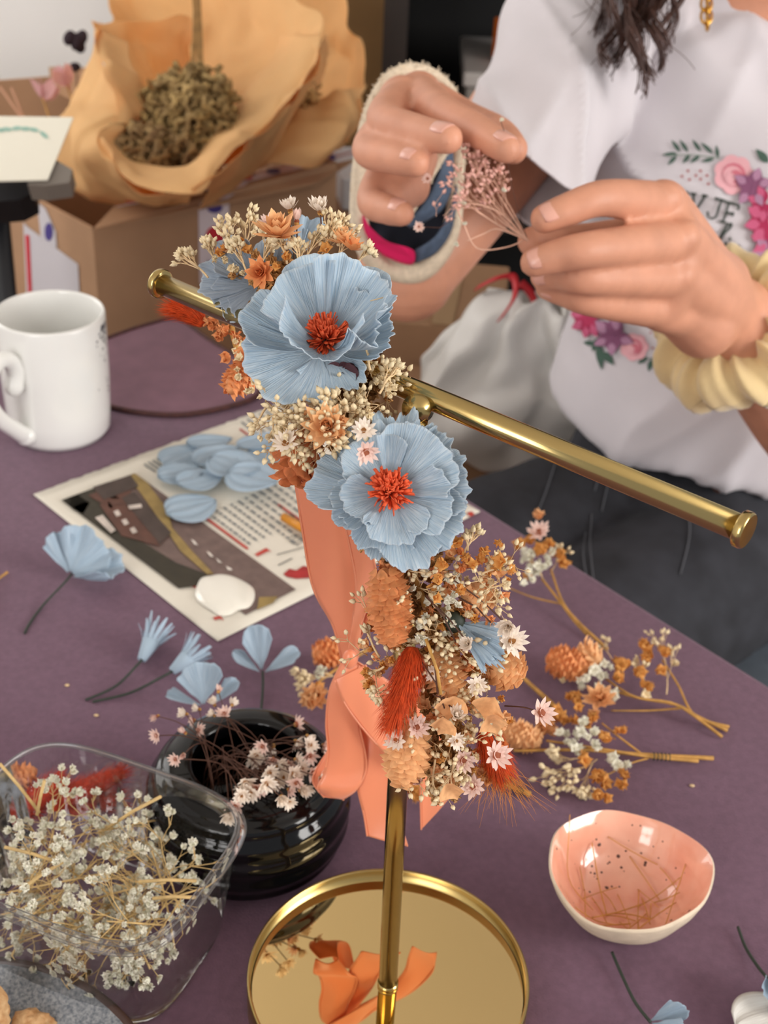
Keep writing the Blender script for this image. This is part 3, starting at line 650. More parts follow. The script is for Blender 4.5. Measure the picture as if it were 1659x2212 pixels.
# ------------------------------------------------------------------ brass T-bar stand
brass = mat('polished_brass', (188, 164, 108), .18, metal=1)
brass_m = mat('brass_mirror', (236, 206, 146), .02, metal=1)
brass_b = mat('brushed_brass', (184, 160, 104), .28, metal=1)
SB = V(.0119, .4178, TZ)
stand = thing('jewellery_stand', 'polished brass T-bar stand on a round mirrored tray base', 'stand', SB)
MB().lathe([(0, .002), (.0595, .002), (.0612, .0), (.0632, .0005), (.0636, .002), (.0636, .0185), (.0632, .0192), (.0624, .0192), (.0620, .0185), (.0620, .0118), (.0, .0118)], SB, 128).build('base_tray', brass_b, stand)
MB().lathe([(0, .0122), (.0614, .0122)], SB, 96).build('mirror_plate', brass_m, stand, smooth=False)
TOP = V(.009, .409, TZ+.3125); BOT = SB+V(0, 0, .0122)
J = TOP
MB().tube([BOT, BOT.lerp(J, .985)], .0042, 32).tube([BOT, BOT+V(0, 0, .002)], .0047, 32).build('post', brass, stand)
barL, barR = P(352, 615, .5357), P(1597, 1140, .408)
bd = (barR-barL).normalized(); J2 = barL.lerp(barR, .5)
MB().tube([barL, barR], .0041, 40).build('cross_bar', brass, stand)
for p, d in ((barL, bd), (barR, -bd)):
    b = MB(); pts = [p-d*.0026, p-d*.0020, p-d*.0004, p, p+d*.0004, p+d*.0022]; b.tube([p-d*.0030, p-d*.0029, p-d*.0022, p-d*.0004, p+d*.0002], [.0050, .0055, .0058, .0058, .0052], 40); b.build('end_cap', brass, stand)
q = P(908, 884, .476); MB().tube([q, q.lerp(J, .6), J], .0048, 24).build('bar_socket', brass, stand)
# ------------------------------------------------------------------ flower crown hung over the bar
crown = thing('flower_crown', 'crown of blue paper poppies and dried flowers with a peach ribbon on the brass bar', 'flower crown', P(740, 900, .478))
spine = cat_rom([P(545, 840, .560), P(500, 700, .545), P(545, 600, .520), P(640, 640, .495), P(735, 760, .478), P(760, 900, .480), P(815, 1060, .470), P(885, 1220, .480), P(945, 1400, .495), P(960, 1600, .512), P(940, 1670, .518)], 60)
MB().tube(spine, .0013, 6).build('wire_band', stem_tan, crown)
def poppy(cx, cy, d, petals, mt, tilt, stam, sr=48, label=None):
    C = P(cx, cy, d); s = d/F
    n = (-FW+RT*tilt[0]+UP*tilt[1]).normalized(); x = (RT-n*RT.dot(n)).normalized(); y = n.cross(x); B = Matrix((x, y, n)).transposed().to_4x4()
    f = MB(); f.ball(C-n*.004, .004, 10, 6); o = f.build('paper_poppy', wire_green, crown, label=label)
    for i, (az, L, half, cup, off, ruf, jag) in enumerate(petals):
        a = math.radians(az)-PI/2
        M = Matrix.Translation(C-n*off) @ B @ Matrix.Rotation(a, 4, 'Z')
        b = MB(); petal(b, M, L*s/max(.5, math.cos(math.atan(cup*.6))), half, cup, ruf, jag, seed=int(cx+i*7), nu=64, nv=22); b.build('petal', mt, o, solid=.00025)
    if stam:
        b = MB(); r = random.Random(cx)
        for k in range(150):
            a = r.uniform(0, 2*PI); t = r.random()**.7; d0 = V(math.cos(a)*t, math.sin(a)*t, 1.1-.75*t).normalized(); d1 = (d0+V(r.uniform(-.3, .3), r.uniform(-.3, .3), r.uniform(0, .4))).normalized()
            l = sr*s*r.uniform(.75, 1.15); p0 = V(d0.x, d0.y, 0)*.0024*t+d0*.0012; p1 = p0+d0*l*.55; p2 = p1+d1*l*.45; w = d0.cross(V(r.uniform(-1, 1), r.uniform(-1, 1), .3)).normalized()*.00055; w2 = w.cross(d0).normalized()*.0003
            vs = [p0-w, p0+w, p1+w*1.2, p1-w*1.2, p2+w, p2-w]; vs += [v+w2 for v in vs]
            b.add(vs, [(0, 1, 2, 3), (3, 2, 4, 5), (6, 9, 8, 7), (9, 11, 10, 8), (0, 3, 9, 6), (3, 5, 11, 9), (1, 7, 8, 2), (2, 8, 10, 4), (4, 10, 11, 5)], 0, Matrix.Translation(C) @ B)
        b.build('stamen_tuft', coral, o)
    return o
# (azimuth, length px, half angle, cup, set-back, ruffle, raggedness)
poppy(704, 731, .462, [(150, 185, .85, .42, .006, .05, .05), (76, 200, .95, .44, .007, .03, .035), (12, 148, .85, .5, .0055, .05, .08), (222, 178, .95, .16, .005, .05, .06), (282, 128, .9, .14, .0055, .06, .10),
    (140, 132, 1.0, .85, .002, .03, .03), (50, 145, .98, .9, .0025, .04, .06), (255, 92, 1.1, 1.5, .0008, .06, .08), (330, 112, .62, 1.2, .001, .08, .16)], crepe, (.08, .52), True, 40, 'blue paper poppy at the top, cupped around its coral centre')
poppy(842, 1062, .444, [(112, 165, .62, .12, .005, .05, .06), (76, 190, .5, .05, .008, .07, .10), (52, 190, .60, .12, .0065, .06, .08), (14, 180, .62, .15, .006, .05, .06), (-22, 172, .66, .12, .0065, .05, .06), (-62, 172, .66, .10, .006, .05, .06), (-100, 150, .6, .06, .007, .07, .10), (-130, 130, .62, .10, .0055, .06, .07), (166, 178, .56, .12, .006, .05, .05), (196, 135, .6, .12, .0055, .05, .05),
    (118, 132, .86, .28, .002, .04, .04), (48, 156, 1.0, .28, .0025, .05, .06), (-18, 140, .85, .26, .002, .05, .06), (-80, 118, .95, .24, .0015, .06, .06), (200, 100, .85, .28, .001, .06, .07)], crepe, (.02, .22), True, 36, 'blue paper poppy below the bar, opened flat around its coral centre')
poppy(560, 610, .512, [(165, 135, .55, .1, .002, .06, .05), (195, 110, .5, .1, .002, .06, .05), (135, 130, .55, .25, .003, .06, .05), (215, 105, .6, .1, .002, .05, .05), (70, 95, .5, .3, .003, .05, .05), (240, 90, .6, .15, .001, .05, .05)], crepe_g, (-.25, .25), False, 0, 'greyish blue paper poppy behind the cupped one, at the bar')
poppy(640, 560, .52, [(72, 112, .38, .1, .002, .06, .06), (95, 90, .4, .15, .003, .05, .05)], crepe_b, (.0, .3), False, 0, 'pale blue paper petals standing up among the top dried flowers')
poppy(985, 1340, .480, [(-32, 128, .30, .1, .002, .05, .10), (-52, 120, .22, .1, .001, .05, .16), (-15, 95, .25, .2, .003, .05, .12)], crepe_b, (.1, .2), False, 0, 'pale blue fringed paper petals low in the crown')
# ribbon
rib = mat('peach_satin_ribbon', (240, 152, 112), .30, var=.03, vs=20, trans=.22, tcol=(255, 138, 76), sheen=.3, spec=.6)
def ribbon(pairs, parent, n=40, name='ribbon', bulge=0):
    sh = lambda x, y, d: P(x, y, d+max(0, min(.025+(y-1040)*.000195, .10)))
    Ls = cat_rom([sh(*p[0:3]) for p in pairs], n); Rs = cat_rom([sh(*p[3:6]) for p in pairs], n); b = MB()
    def fn(u, v):
        i = int(round(v*n)); p = Ls[i].lerp(Rs[i], u); e = .0009 if u in (0, 1) else 0
        return p-FW*(bulge*math.sin(PI*u)*(.6+.4*math.sin(v*7))+.0004*math.sin(v*11+u*5))
    b.grid(fn, 12, n); b.tube(Ls, .00035, 4); b.tube(Rs, .00035, 4)
    return b.build(name, rib, parent, solid=.0003)
bow = MB(); bow.ball(P(756, 1424, .600), (.0034, .0030, .0050), 16, 10); rb = bow.build('ribbon_knot', rib, crown)
ribbon([(630, 1000, .505, 700, 1010, .500), (640, 1060, .506, 735, 1070, .500), (655, 1160, .510, 762, 1150, .505), (676, 1270, .515, 775, 1240, .510), (718, 1350, .520, 778, 1330, .516), (738, 1425, .524, 774, 1420, .522)], rb, bulge=.002)
ribbon([(700, 1020, .498, 800, 1130, .498), (735, 1100, .500, 806, 1200, .502), (755, 1180, .504, 812, 1235, .506), (768, 1260, .509, 806, 1275, .510), (762, 1340, .516, 782, 1345, .516), (748, 1420, .522, 772, 1425, .522)], rb, bulge=.0015)
ribbon([(768, 1272, .518, 812, 1268, .514), (758, 1310, .521, 800, 1330, .518), (748, 1370, .523, 775, 1385, .522), (746, 1420, .524, 768, 1425, .523)], rb, bulge=-.002)
ribbon([(738, 1432, .523, 776, 1438, .522), (712, 1490, .526, 770, 1500, .526), (704, 1560, .532, 775, 1560, .532), (708, 1620, .538, 788, 1620, .538), (700, 1670, .543, 790, 1665, .543), (686, 1700, .544, 770, 1705, .544), (690, 1712, .550, 740, 1726, .550)], rb, bulge=.002)
ribbon([(700, 1722, .550, 742, 1728, .550), (676, 1690, .556, 738, 1712, .556), (684, 1660, .560, 745, 1672, .560), (720, 1600, .560, 770, 1620, .560), (750, 1520, .550, 790, 1530, .550)], rb, bulge=-.002)
ribbon([(722, 1468, .522, 790, 1436, .522), (745, 1520, .524, 800, 1470, .524), (785, 1575, .528, 828, 1520, .528), (835, 1630, .534, 860, 1560, .534), (880, 1670, .540, 890, 1600, .540)], rb, bulge=.001)
ribbon([(742, 1434, .5235, 772, 1438, .5235), (752, 1510, .532, 800, 1505, .532), (776, 1580, .540, 830, 1575, .540), (770, 1640, .543, 838, 1640, .543), (772, 1700, .546, 846, 1700, .546), (786, 1760, .550, 862, 1765, .550), (793, 1806, .552, 880, 1828, .552)], rb, bulge=.001)
ribbon([(742, 1434, .5245, 772, 1430, .5245), (800, 1505, .532, 850, 1480, .532), (870, 1570, .540, 930, 1545, .540), (905, 1640, .548, 972, 1630, .548), (908, 1720, .553, 974, 1690, .553), (910, 1792, .556, 972, 1722, .556)], rb, bulge=.001)
# ---- dried flowers of the crown
RNG.seed(5)
def on(x, y, d): return P(x, y, d-.022*clamp01((y-760)/150))
def facing(j=.6): return (-FW+rdir()*j+UP*.2).normalized()
def florets(kind, pts, s, name, j=.8):
    for x, y, d in pts: inst(RNG.choice(FLO[kind]), name, crown, place(on(x, y, d), facing(j), s*rnd(.75, 1.25), rnd(0, 6)))
def inpoly(poly, n, dfn):
    xs = [p[0] for p in poly]; ys = [p[1] for p in poly]; out = []
    while len(out) < n:
        x, y = rnd(min(xs), max(xs)), rnd(min(ys), max(ys)); c = False
        for i in range(len(poly)):
            (x1, y1), (x2, y2) = poly[i-1], poly[i]
            if (y1 > y) != (y2 > y) and x < (x2-x1)*(y-y1)/(y2-y1)+x1: c = not c
        if c: out.append((x, y, dfn(x, y)))
    return out
mid = [(548, 835), (640, 832), (745, 806), (790, 772), (860, 780), (862, 850), (800, 900), (760, 945), (680, 960), (620, 950), (570, 880)]
low = [(800, 1215), (900, 1200), (1000, 1180), (1100, 1200), (1105, 1280), (1080, 1330), (1110, 1450), (1095, 1600), (1060, 1690), (960, 1700), (880, 1670), (840, 1600), (790, 1450), (790, 1330)]
lowd = lambda x, y: .500+(y-1200)/500*.030+rnd(-.004, .008)
# mossy core so that the crown is dense from every side
b = MB(); r = random.Random(3)
for p in spine[14:]:
    for k in range(26):
        q = rdir(); b.add(_RV, _RF, 0, place(p+q*rnd(.003, .013)+FW*.006, q, rnd(.0022, .0042), rnd(0, 6)))
b.build('dried_filler', mat('dried_tan_filler', (196, 148, 92), .8, var=.3, vs=250, trans=.15), crown, kind='stuff')
# top sprays
def spray(A, tip, name, kind='bud', n=4, L=None, br=.0010, spread=.5, depth=2, sm=stem_pale, bm=bud_cream):
    A = on(*A); B = on(*tip); s, w = MB(), MB(); d = (B-A); Ln = d.length; 
    st = twig(s, A, A.lerp(B, .45), .00045, .0004, .05)
    for k in range(n): gyp(s, w, A.lerp(B, rnd(.3, .5)), (d.normalized()+rdir()*.35).normalized(), Ln*rnd(.26, .36), depth, .0003, br, kind, spread)
    o = s.build(name, sm, crown); w.build('buds', bm, o); return o
SP = 'bud_spray'
for A, B in (((450, 600, .515), (388, 540, .515)), ((480, 590, .52), (440, 520, .52)), ((500, 580, .52), (490, 480, .52)), ((520, 570, .525), (545, 470, .525)), ((540, 600, .51), (505, 520, .51)), ((680, 580, .49), (740, 470, .495)), ((650, 580, .49), (690, 500, .495)), ((720, 570, .485), (760, 505, .49)), ((760, 580, .475), (800, 535, .475)), ((620, 570, .495), (610, 510, .50)), ((560, 590, .50), (580, 520, .505)), ((700, 560, .49), (715, 495, .495)), ((640, 590, .485), (650, 530, .49))):
    spray(A, B, SP, n=6, br=.00095)
for x, y, k, s_, d, up in ((627, 455, 1, .0052, .50, .5), (692, 457, 1, .0058, .495, .6), (580, 482, 2, .0045, .51, .6), (641, 480, 3, .0050, .495, .4)):
    p = on(x, y, d); o = MB(); o.tube(cat_rom([on(x+12 if x < 690 else x-6, y+120, d+.004), on(x+2, y+50, d), p], 8), .0003, 5); o = o.build('daisy_stem', stem_brown, crown); inst(DAISY[k], 'daisy_head', o, place(p, (UP+rdir()*.3-FW*up).normalized(), s_, rnd(0, 6)))
for x, y, d, s_, me, z in ((600, 512, .492, .0092, STAR, UP-FW*.7), (565, 590, .495, .0062, STAR_O, -FW+RT*-.3), (742, 528, .490, .0065, STAR, UP-FW*.3), (758, 540, .485, .005, STAR_O, UP+RT*.4), (705, 925, .468, .0078, STAR, -FW+UP*.2), (500, 545, .52, .0055, STAR, UP-RT*.4-FW*.4)):
    inst(me, 'pointed_bloom', crown, place(on(x, y, d), z, s_, rnd(0, 6)))
florets('amber', [(480, 535, .517), (520, 520, .515), (600, 575, .49), (690, 560, .49), (735, 520, .495), (535, 545, .51), (620, 560, .49), (660, 570, .488), (470, 550, .518), (705, 540, .492)], .0030, 'amber_floret')
florets('cream', inpoly([(430, 560), (500, 490), (560, 500), (600, 560), (520, 600)], 18, lambda x, y: .512), .0020, 'cream_floret')
# under the bar at left
fm = MB(); fur_tail(fm, [on(440, 700, .552), on(410, 676, .552), on(374, 664, .552)], .0045, 900, .0055, 4); fm.build('bunny_tail', tailm, crown)
florets('orange', [(470, 700, .548), (490, 715, .546), (510, 722, .545), (455, 705, .55), (500, 690, .545), (520, 740, .545), (480, 725, .548), (495, 770, .545), (515, 790, .54), (540, 800, .538), (500, 810, .545), (520, 830, .542), (495, 845, .548), (550, 780, .535), (530, 770, .538), (560, 800, .53)], .0046, 'orange_floret', 1)
florets('cream', [(505, 760, .535), (520, 775, .533), (512, 800, .535), (535, 850, .533), (505, 740, .538), (548, 845, .533), (525, 745, .535), (545, 820, .53), (512, 820, .535), (558, 830, .528)], .0028, 'cream_floret')
seed_head(MB(), V(0, 0, 0), V(0, 0, 1), 1)
b = MB(); seed_head(b, on(560, 770, .54), on(490, 850, .545), .0065, 9, 9, seed=3); b.build('seed_head', orange_b, crown)
# cream cloud in the middle
for k, (x, y, d) in enumerate(inpoly(mid, 80, lambda x, y: .474+.013*(1-clamp01((y-840)/60))+rnd(-.004, .008))):
    A = on(x, y, d+.006); B = on(x+rnd(-38, 45), y+rnd(-26, 36), d-.006)
    s, w = MB(), MB(); gyp(s, w, A, (B-A), (B-A).length*.5+.0025, 2, .00026, .00105, 'bud', .85); o = s.build(SP, stem_pale, crown); w.build('buds', bud_cream, o)
for A, B in (((820, 850, .468), (850, 770, .468)), ((800, 800, .465), (790, 720, .462)), ((830, 830, .468), (862, 790, .468)), ((575, 880, .475), (545, 930, .48)), ((590, 900, .475), (590, 940, .478))): spray(A, B, SP, n=3, br=.0010, depth=1)
p0 = on(800, 650, .460); b = MB(); b.tube([p0, on(838, 640, .460)], .0002, 4); o = b.build(SP, stem_pale, crown); b = MB(); bud(b, on(840, 640, .46), RT, .0011); b.build('buds', bud_white, o)
florets('cream', inpoly(mid, 40, lambda x, y: .468+rnd(0, .008)), .0019, 'cream_floret')
florets('peach', [(690, 915, .468), (725, 935, .467), (660, 900, .470), (640, 850, .474), (715, 900, .468), (740, 915, .466)], .0040, 'peach_floret')
b = MB(); seed_head(b, on(665, 925, .482), on(622, 1048, .492), .0078, 8, 8, seed=6, flare=1.1); b.build('seed_head', rust, crown)
b = MB(); seed_head(b, on(690, 985, .486), on(690, 1052, .492), .0062, 6, 7, seed=16, flare=1.1); b.build('seed_head', rust, crown)
dk = mat('dark_plum_petal', (70, 36, 44), .7, var=.3, vs=200); b = MB()
for k in range(5): petal_to(b, on(735, 820, .474), on(735+rnd(-35, 40), 780+rnd(-10, 35), .468), -FW, .6, cup=.3, seed=k, nu=10, nv=8)
b.build('plum_petals', dk, crown)
def daisy(x, y, d, i, s, z=None, frm=None):
    o = inst(DAISY[i], 'daisy_head', crown, place(on(x, y, d), z if z is not None else facing(.5), s*.86, rnd(0, 6)))
    if frm: MB().tube(cat_rom([on(*frm), on((frm[0]+x)/2+4, (frm[1]+y)/2-4, (frm[2]+d)/2), on(x, y, d+.001)], 8), .00028, 5).build('daisy_stem', stem_brown, crown)
daisy(617, 958, .466, 0, .0054); daisy(786, 930, .452, 0, .0048, -FW+UP*.3); daisy(790, 976, .450, 2, .0050, -FW-UP*.4+RT*.3)
# lower half
b = MB(); seed_head(b, on(828, 1222, .494), on(856, 1402, .504), .0078, 15, 12, seed=2, flare=1.1); b.build('seed_head', mat('dyed_dusty_peach_bract', (222, 146, 92), .65, var=.15, vs=350, trans=.2), crown)
b = MB(); seed_head(b, on(890, 1560, .512), on(868, 1704, .522), .0082, 12, 11, seed=7, flare=1.2); b.build('seed_head', peach, crown)
b = MB(); seed_head(b, on(1060, 1420, .512), on(1128, 1470, .514), .0080, 8, 9, seed=9, flare=1.2); b.build('seed_head', peach, crown)
b = MB(); seed_head(b, on(940, 1400, .508), on(985, 1510, .510), .0068, 9, 10, seed=12, flare=1.2); b.build('seed_head', peach, crown)
b = MB(); seed_head(b, on(1000, 1270, .507), on(1065, 1310, .508), .0066, 7, 8, seed=19, flare=.9); b.build('seed_head', peach, crown)
b = MB(); fur_tail(b, [on(890, 1400, .503), on(884, 1440, .501), on(868, 1500, .501), on(846, 1562, .504)], .0052, 2400, .0058, 8, w=.00012); b.build('bunny_tail', tailm, crown)
b = MB(); fur_tail(b, [on(1050, 1570, .522), on(1065, 1620, .525), on(1085, 1672, .53)], .0052, 1300, .0055, 9); b.build('bunny_tail', tailm, crown)
b = MB(); r = random.Random(6)
for k in range(110):
    A = on(1070+r.uniform(-25, 25), 1650+r.uniform(-40, 25), .528); B = on(1078+r.gauss(10, 55), 1705+r.uniform(-10, 60)*(1 if k % 3 else 1.4), .533+r.uniform(-.01, .012))
    m_ = A.lerp(B, .5)+rdir()*.0015; b.tube([A, m_, B], [.00012, .0001, .00003], 3, cap=False)
b.build('golden_awns', goldhair, crown)
for n_, kind, s_, nm in ((55, 'amber', .0032, 'amber_floret'), (92, 'peach', .0038, 'peach_floret'), (50, 'orange', .0035, 'orange_floret'), (60, 'cream', .0028, 'cream_floret')):
    florets(kind, inpoly(low, n_, lowd), s_, nm, .9)
florets('white', inpoly([(880, 1240), (990, 1220), (1000, 1380), (900, 1400)], 34, lambda x, y: .500+rnd(-.002, .006)), .0023, 'white_floret')
florets('amber', [(1046, 1186, .49), (1074, 1176, .492), (1000, 1205, .49), (985, 1180, .49), (953, 1250, .49), (1085, 1215, .492), (1070, 1230, .495), (1025, 1220, .49), (960, 1215, .488), (1098, 1230, .495), (940, 1290, .493), (1000, 1270, .493)], .0036, 'amber_floret')
for k, (x, y, d) in enumerate(inpoly(low, 58, lowd)):
    A = on(x, y, d+.004); B = on(x+rnd(-30, 45), y+rnd(-30, 40), d-.010); s, w = MB(), MB(); gyp(s, w, A, (B-A), (B-A).length*.5+.003, 2, .00026, .0010, 'bud', .7); o = s.build(SP, stem_pale, crown); w.build('buds', bud_cream, o)
for A, B in (((1000, 1200, .49), (1040, 1130, .49)), ((1040, 1240, .495), (1105, 1215, .495)), ((1050, 1300, .50), (1090, 1300, .502)), ((940, 1640, .52), (930, 1720, .522)), ((980, 1650, .52), (960, 1715, .522)), ((820, 1420, .51), (782, 1350, .515)), ((830, 1440, .51), (790, 1460, .515)), ((1010, 1190, .49), (1010, 1150, .49)), ((830, 1480, .512), (800, 1500, .515)), ((1060, 1270, .495), (1100, 1260, .495))): spray(A, B, SP, n=4, br=.0010, depth=1)
for x, y, d, i, s_, fr in ((1098, 1352, .492, 1, .0062, (960, 1240, .495)), (1105, 1385, .495, 0, .0066, None), (1090, 1395, .497, 1, .0056, None), (1012, 1392, .496, 1, .0050, (920, 1290, .498)), (984, 1548, .502, 1, .0055, (950, 1500, .506)), (900, 1572, .506, 2, .0054, None), (857, 1600, .508, 0, .0052, None), (1168, 1540, .505, 2, .0064, (1090, 1525, .512)), (1072, 1632, .512, 2, .0066, (1060, 1580, .514)), (1000, 1642, .514, 2, .0055, None), (1022, 1700, .518, 2, .0056, (1000, 1650, .52)), (905, 1690, .518, 3, .0045, None), (985, 1600, .508, 0, .004, None), (1030, 1480, .503, 0, .0045, None), (935, 1455, .503, 0, .0036, None)): daisy(x, y, d, i, s_, None if s_ > .0063 else None, fr)
for A, B in (((920, 1285, .496), (985, 1388, .495)), ((990, 1290, .495), (1060, 1345, .494)), ((935, 1500, .503), (975, 1530, .503)), ((912, 1430, .499), (960, 1530, .501)), ((925, 1400, .500), (945, 1500, .501))): MB().tube([on(*A), on((A[0]+B[0])/2+5, (A[1]+B[1])/2-5, A[2]-.001), on(*B)], .0003, 5).build('thin_dark_stem', stem_brown, crown)
MB().tube([on(920, 1380, .497), on(945, 1450, .497), on(952, 1500, .499)], .0006, 6).build('thin_dark_stem', stem_tan, crown, label='pale tan stem')
for x, y, a, L, k in ((965, 1530, 80, 70, 1), (1050, 1540, 70, 75, 2), (1075, 1560, 110, 60, 3), (945, 1560, 60, 55, 4), (990, 1700, 120, 55, 5)):
    b = MB(); petal_to(b, on(x, y+30, .508), on(x+L*math.cos(math.radians(a)), y+30-L*math.sin(math.radians(a)), .502), -FW+rdir()*.4, .55, cup=.5, ruf=.05, jag=.02, seed=k, nu=12, nv=8); b.build('peach_petal', peach, crown)
# ------------------------------------------------------------------ dried sprigs lying on the table
def sprig(lab, stems, flor=(), heads=(), gyps=(), daisies=(), blooms=(), tie=None, grp=None):
    p = stems[0][-1]; o = thing('dried_sprig', lab, 'dried flower', T(p[0], p[1], 0), grp)
    for st in stems:
        r = st[0]; MB().tube(cat_rom([T(*q) for q in st[1:]], 14), [r*(.6+.4*i/14) for i in range(15)], 6).build('stem', stem_tan, o)
    if tie:
        A, B = T(*tie[0]), T(*tie[1]); b = MB(); d = (B-A)
        for k in range(5): c = A+d*k/4; q = d.normalized().orthogonal().normalized(); q2 = d.normalized().cross(q); b.tube([c+(q*math.cos(a)+q2*math.sin(a))*.0022 for a in [2*PI*i/10 for i in range(10)]], .0003, 4, closed=True)
        b.build('wire_tie', wire_green, o)
    for kind, s_, pts in flor:
        for x, y, z in pts:
            for q in range(2): inst(RNG.choice(FLO[kind]), 'floret', o, place(T(x+rnd(-9, 9), y+rnd(-9, 9), z+rnd(-.001, .002)), (V(0, -.4, 1)+rdir()*.7).normalized(), s_*rnd(.8, 1.2), rnd(0, 6)))
    for m, A, B, r, rows in heads:
        b = MB(); seed_head(b, T(*A), T(*B), r, rows, 10, seed=rows+int(A[0]), flare=1.1); b.build('seed_head', m, o)
    for A, B, n, kind, br in gyps:
        A, B = T(*A), T(*B); s, w = MB(), MB(); d = B-A; twig(s, A, A.lerp(B, .4), .0004, .0003, .05)
        for k in range(n): gyp(s, w, A.lerp(B, rnd(.2, .5)), (d.normalized()+rdir()*.35).normalized(), d.length*rnd(.26, .36), 2, .00028, br, kind, .55)
        for v in s.v+w.v: v.z = max(v.z, TZ+.0008)
        q = s.build('spray_stem', stem_pale, o); w.build('buds', bud_white if kind == 'ruf' else bud_cream, q)
    for x, y, z, i, s_ in daisies: inst(DAISY[i], 'daisy_head', o, place(T(x, y, z), (V(0, -.5, .8)+rdir()*.3).normalized(), s_, rnd(0, 6)))
    for x, y, z, me, s_ in blooms: inst(me, 'pointed_bloom', o, place(T(x, y, z), (V(-.3, -.3, .8)+rdir()*.5).normalized(), s_, rnd(0, 6)))
RNG.seed(14)
sprig('dried posy at the table edge, topped by a daisy and a peach floret', [(.0012, (1170, 1250, .012), (1210, 1300, .008), (1240, 1340, .004), (1270, 1372, .002)), (.0012, (1190, 1230, .014), (1215, 1300, .009), (1250, 1345, .005), (1312, 1402, .002)), (.0007, (1100, 1270, .004), (1150, 1290, .005), (1215, 1305, .007))],
    [('amber', .006, [(1120, 1180, .022), (1150, 1170, .026), (1190, 1175, .026), (1215, 1220, .016), (1110, 1220, .016), (1165, 1195, .024), (1195, 1200, .02), (1140, 1255, .012)]), ('white', .0042, [(1130, 1200, .024), (1150, 1220, .02), (1140, 1235, .018), (1170, 1225, .02), (1185, 1210, .022), (1155, 1250, .014), (1200, 1190, .024), (1135, 1250, .014), (1165, 1240, .016)]), ('peach', .0075, [(1163, 1116, .034)])], gyps=[((1180, 1260, .010), (1140, 1190, .024), 5, 'ruf', .0022), ((1190, 1240, .01), (1220, 1180, .02), 3, 'bud', .0014)], daisies=[(1165, 1150, .032, 2, .0085)])
sprig('dried posy with an orange seed head, tied near its stem ends, right of the crown', [(.0012, (1320, 1490, .008), (1380, 1508, .009), (1460, 1522, .008), (1510, 1550, .005), (1572, 1578, .002)), (.0010, (1300, 1460, .01), (1370, 1505, .010), (1450, 1518, .009), (1505, 1550, .006), (1560, 1592, .002)), (.0009, (1430, 1425, .014), (1465, 1480, .010), (1500, 1545, .006), (1575, 1570, .003)), (.0007, (1320, 1535, .003), (1400, 1535, .003), (1470, 1530, .005))],
    [('amber', .0055, [(1340, 1430, .016), (1372, 1448, .016), (1332, 1468, .014), (1388, 1408, .02), (1430, 1410, .02), (1428, 1456, .014), (1392, 1478, .012), (1350, 1445, .016), (1402, 1430, .016)]), ('white', .0048, [(1285, 1450, .016), (1300, 1470, .014), (1270, 1470, .012), (1295, 1490, .01), (1335, 1500, .012), (1262, 1485, .01), (1310, 1440, .016)]), ('cream', .004, [(1216, 1468, .006), (1455, 1430, .01), (1400, 1490, .008)])],
    [(orange_b, (1275, 1448, .014), (1176, 1420, .014), .0105, 10), (peach, (1300, 1435, .018), (1246, 1395, .022), .0062, 5)], [((1440, 1500, .008), (1440, 1370, .026), 4, 'bud', .0013), ((1325, 1430, .014), (1300, 1385, .02), 2, 'bud', .0013), ((1400, 1500, .008), (1380, 1420, .018), 4, 'bud', .0012)])
sprig('dried amber sprig with papery bracts lying behind the tied posy', [(.0017, (1105, 1440, .004), (1145, 1478, .004), (1175, 1505, .003), (1196, 1525, .003)), (.0008, (1290, 1580, .004), (1240, 1560, .004), (1190, 1540, .003))],
    [('amber', .0055, [(1195, 1540, .008), (1215, 1548, .008), (1238, 1552, .008), (1250, 1520, .010), (1238, 1512, .010), (1205, 1560, .007)]), ('peach', .006, [(1285, 1520, .010), (1295, 1508, .012), (1280, 1540, .008), (1180, 1575, .008), (1200, 1580, .006)])], blooms=[(1295, 1515, .012, STAR, .010), (1182, 1572, .009, STAR, .007)])
sprig('long dried sprig lying level, its bare stem end pointing right', [(.0013, (1110, 1622, .006), (1260, 1620, .008), (1390, 1630, .006), (1541, 1638, .003)), (.0011, (1180, 1600, .008), (1300, 1618, .009), (1400, 1634, .006), (1508, 1644, .003)), (.0007, (1300, 1562, .012), (1335, 1590, .010), (1385, 1628, .006)), (.0006, (1300, 1680, .003), (1360, 1650, .004), (1400, 1638, .005))],
    [('amber', .0055, [(1300, 1597, .012), (1262, 1640, .010), (1285, 1668, .008), (1310, 1692, .008), (1335, 1698, .008), (1300, 1728, .006), (1340, 1670, .006), (1280, 1565, .012), (1290, 1680, .008)]), ('white', .0050, [(1258, 1575, .014), (1275, 1590, .014), (1245, 1590, .012), (1262, 1560, .014), (1240, 1615, .012), (1285, 1605, .013), (1330, 1648, .010), (1345, 1655, .009), (1218, 1590, .01), (1225, 1605, .01), (1250, 1630, .012)]), ('amber', .004, [(1340, 1585, .010)])],
    [(peach, (1172, 1606, .008), (1080, 1575, .010), .0088, 11)], [((1290, 1640, .006), (1190, 1695, .006), 6, 'bud', .0016), ((1280, 1650, .006), (1250, 1715, .006), 5, 'bud', .0016), ((1260, 1640, .006), (1180, 1640, .008), 4, 'bud', .0016)], tie=((1412, 1634, .006), (1446, 1636, .006)))
sprig('dried stem end poking out to the right below the crown, left of the pink bowl', [(.0016, (960, 1640, .006), (1050, 1680, .005), (1100, 1698, .004), (1146, 1716, .003))], [('amber', .006, [(893, 1708, .008), (900, 1720, .006), (905, 1700, .01)]), ('amber', .005, [(1120, 1388, .006)])], tie=((1108, 1700, .004), (1130, 1710, .003)))
